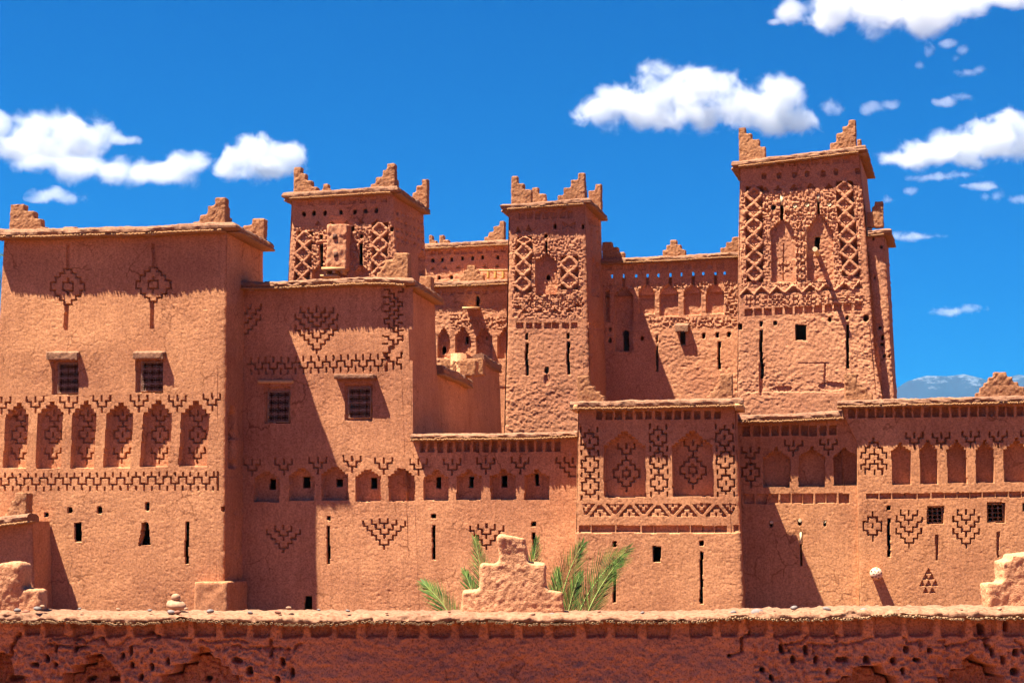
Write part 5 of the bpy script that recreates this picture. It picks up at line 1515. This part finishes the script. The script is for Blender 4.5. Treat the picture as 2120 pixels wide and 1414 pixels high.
# ------------------------------------------------------------------ clouds
ALT = 1500.0
def cloud_mat(name, dens, balls, edge, noise_amp, noise_scale):
    """water mist: dense inside the lobes, torn by turbulence towards their rims"""
    m = bpy.data.materials.new(name); m.use_nodes = True
    m.cycles.volume_step_rate = 0.5
    n = m.node_tree; n.nodes.clear()
    N = n.nodes.new; Lk = n.links.new
    out = N("ShaderNodeOutputMaterial"); tc = N("ShaderNodeTexCoord")
    last = None
    for c_, r_ in balls:
        s1 = N("ShaderNodeVectorMath"); s1.operation = 'SUBTRACT'; s1.inputs[1].default_value = c_
        s2 = N("ShaderNodeVectorMath"); s2.operation = 'DIVIDE'; s2.inputs[1].default_value = r_
        s3 = N("ShaderNodeVectorMath"); s3.operation = 'LENGTH'
        Lk(tc.outputs['Object'], s1.inputs[0]); Lk(s1.outputs[0], s2.inputs[0]); Lk(s2.outputs[0], s3.inputs[0])
        o = s3.outputs['Value']
        if last is not None:
            mn = N("ShaderNodeMath"); mn.operation = 'SMOOTH_MIN'; mn.inputs[2].default_value = .25
            Lk(last, mn.inputs[0]); Lk(o, mn.inputs[1]); o = mn.outputs[0]
        last = o
    no = N("ShaderNodeTexNoise"); no.inputs['Scale'].default_value = noise_scale; no.inputs['Detail'].default_value = 7; no.inputs['Roughness'].default_value = .62; no.inputs['Distortion'].default_value = .3
    Lk(tc.outputs['Object'], no.inputs['Vector'])
    a1 = N("ShaderNodeMath"); a1.operation = 'MULTIPLY_ADD'; a1.inputs[1].default_value = noise_amp; a1.inputs[2].default_value = 1.0 - noise_amp * .5
    Lk(no.outputs['Fac'], a1.inputs[0])
    a2 = N("ShaderNodeMath"); a2.operation = 'SUBTRACT'; Lk(a1.outputs[0], a2.inputs[0]); Lk(last, a2.inputs[1])
    mr = N("ShaderNodeMapRange"); mr.interpolation_type = 'SMOOTHSTEP'; mr.inputs['From Min'].default_value = 0.0; mr.inputs['From Max'].default_value = edge; mr.inputs['To Max'].default_value = dens
    Lk(a2.outputs[0], mr.inputs['Value'])
    vs = N("ShaderNodeVolumeScatter"); vs.inputs['Color'].default_value = (.875, .875, .885, 1); vs.inputs['Anisotropy'].default_value = 0.2
    ab = N('ShaderNodeVolumeAbsorption'); ab.inputs['Color'].default_value = (.875, .875, .885, 1); ad = N('ShaderNodeAddShader')
    Lk(mr.outputs[0], vs.inputs['Density']); Lk(mr.outputs[0], ab.inputs['Density'])
    Lk(vs.outputs[0], ad.inputs[0]); Lk(ab.outputs[0], ad.inputs[1]); Lk(ad.outputs[0], out.inputs['Volume'])
    return m
CM_BANK = (.014, .7, 2.7, .0085); CM_THICK = (.019, .6, 2.9, .0085); CM_THIN = (.0075, .9, 4.6, .010)
def cloud(label, lobes, kind, seed, base=None):
    """lobes: (x, y, rx, ry) in photo coordinates; the cloud floats where its base meets the cloud level"""
    rg = np.random.default_rng(seed)
    yb = base or max(y + ry for x, y, rx, ry in lobes)
    Y = ALT / ((HORIZON - yb) / FPX)
    px = Y / FPX
    parts = []; balls = []
    bm = bmesh.new(); bmesh.ops.create_icosphere(bm, subdivisions=3, radius=1)
    sv = np.array([v.co for v in bm.verts]); sf = np.array([[v.index for v in f.verts] for f in bm.faces]); bm.free()
    for x, y, rx, ry in lobes:
        c = EYE + ray(x, y) * (Y / ray(x, y)[1])
        dep = (rx + ry) / 2
        r_ = np.array([rx, dep, ry]) * px
        balls.append((c, r_ * 1.14)); parts.append((sv * r_ * 1.6 + c, sf))
    V, Q = join(parts)
    me = remeshed(V, Q, max(8.0, 9 * px), .01, 90, seed)
    dens, edge, na, ns = kind
    o = link('cloud', me, cloud_mat('cloud_mist', dens, balls, edge, na, ns), smooth=True); tag(o, label, 'cloud'); o['group'] = 'fair-weather clouds in the sky'
    return o
cloud('biggest white cloud floating beside the top of the great tower', [(1235, 232, 48, 30), (1300, 215, 60, 50), (1375, 195, 55, 58), (1460, 185, 55, 52), (1450, 235, 80, 36), (1540, 220, 62, 42), (1610, 212, 50, 55), (1600, 245, 60, 30), (1655, 250, 42, 32)], CM_THICK, 1)
cloud('wide white cloud cut off by the top of the picture', [(1640, 25, 45, 26), (1720, 20, 70, 40), (1820, 20, 80, 48), (1910, 30, 75, 42), (1990, 5, 70, 30), (2080, -10, 80, 25), (1600, 45, 25, 10)], CM_THICK, 2)
cloud('domed white cloud at the left edge above the carved lozenges', [(0, 262, 26, 24), (70, 280, 55, 42), (140, 268, 66, 44), (195, 282, 50, 32), (250, 292, 34, 10), (40, 308, 80, 24), (120, 305, 90, 26)], CM_BANK, 3)
cloud('ragged cloud streak trailing below the domed cloud', [(100, 332, 80, 24), (170, 350, 62, 28), (235, 352, 60, 26), (300, 358, 66, 24), (345, 355, 60, 24), (385, 345, 48, 34)], CM_BANK, 4)
cloud('white cloud touching the left finial of the box-turret tower', [(488, 338, 38, 30), (540, 330, 56, 38), (595, 325, 40, 26), (555, 350, 70, 20)], CM_THICK, 5)
cloud('small lens-shaped cloud low over the grilled-window house', [(115, 405, 44, 13), (140, 410, 40, 10), (75, 413, 22, 6)], CM_THIN, 6)
cloud('billowing cloud at the right edge level with the great tower roof', [(1880, 332, 66, 18), (1930, 318, 70, 28), (1985, 305, 66, 36), (2050, 295, 66, 42), (2090, 275, 52, 42), (2130, 290, 56, 42)], CM_THICK, 7)
cloud('small cloud puff right of the biggest cloud', [(1808, 226, 22, 12), (1845, 222, 26, 11)], CM_THIN, 8)
cloud('small slanting cloud puff below two loose wisps', [(1960, 210, 24, 9), (2000, 200, 30, 9)], CM_THIN, 9)
cloud('small oval cloud puff under the wide top cloud', [(2005, 150, 24, 9), (2025, 146, 20, 9)], CM_THIN, 10)
cloud('torn wisp of cloud hanging under the wide top cloud', [(1925, 105, 13, 14), (1905, 135, 12, 9)], CM_THIN, 11)
cloud('faint cloud scrap against the right end of the biggest cloud', [(1720, 220, 20, 15), (1735, 228, 14, 10)], CM_THIN, 12)
cloud('small flat cloud at the right edge below the billowing cloud', [(2065, 405, 26, 13), (2105, 412, 26, 9)], CM_THIN, 13)
cloud('thin streak of cloud right of the narrow hidden tower', [(1895, 489, 45, 8), (1925, 491, 30, 6)], CM_THIN, 14)
cloud('lowest faint cloud streak above the snow mountains', [(1975, 643, 48, 9), (2015, 640, 25, 7)], CM_THIN, 15)
cloud('thin cloud streak just under the billowing cloud', [(1940, 368, 50, 7), (1990, 364, 36, 8)], CM_THIN, 16)

cloud('stray wisp beside the torn wisp under the wide top cloud', [(1965, 92, 20, 8), (1995, 104, 14, 13), (1980, 122, 10, 8)], CM_THIN, 17)
cloud('faint scrap of cloud above the narrow hidden tower', [(1838, 416, 20, 10), (1885, 396, 14, 9)], CM_THIN, 18)
cloud('faint low streak between hidden tower and snow mountains', [(2040, 385, 40, 6), (2005, 384, 26, 5)], CM_THIN, 19)

# ------------------------------------------------------------------ the air
V, Q = boxes([((-15000, -60, -26), (30000, 0, 0), (0, 13000, 0), (0, 0, 1100))])
me = raw_mesh('haze', V, Q)
hm = bpy.data.materials.new("hazy_air"); hm.use_nodes = True
n = hm.node_tree; n.nodes.clear()
out = n.nodes.new("ShaderNodeOutputMaterial"); pv = n.nodes.new("ShaderNodeVolumePrincipled")
pv.inputs['Color'].default_value = (.05, .375, .68, 1); pv.inputs['Density'].default_value = 6e-5; pv.inputs['Anisotropy'].default_value = 0.1
n.links.new(pv.outputs[0], out.inputs['Volume'])
hz = link('haze', me, hm); hz['kind'] = 'stuff'
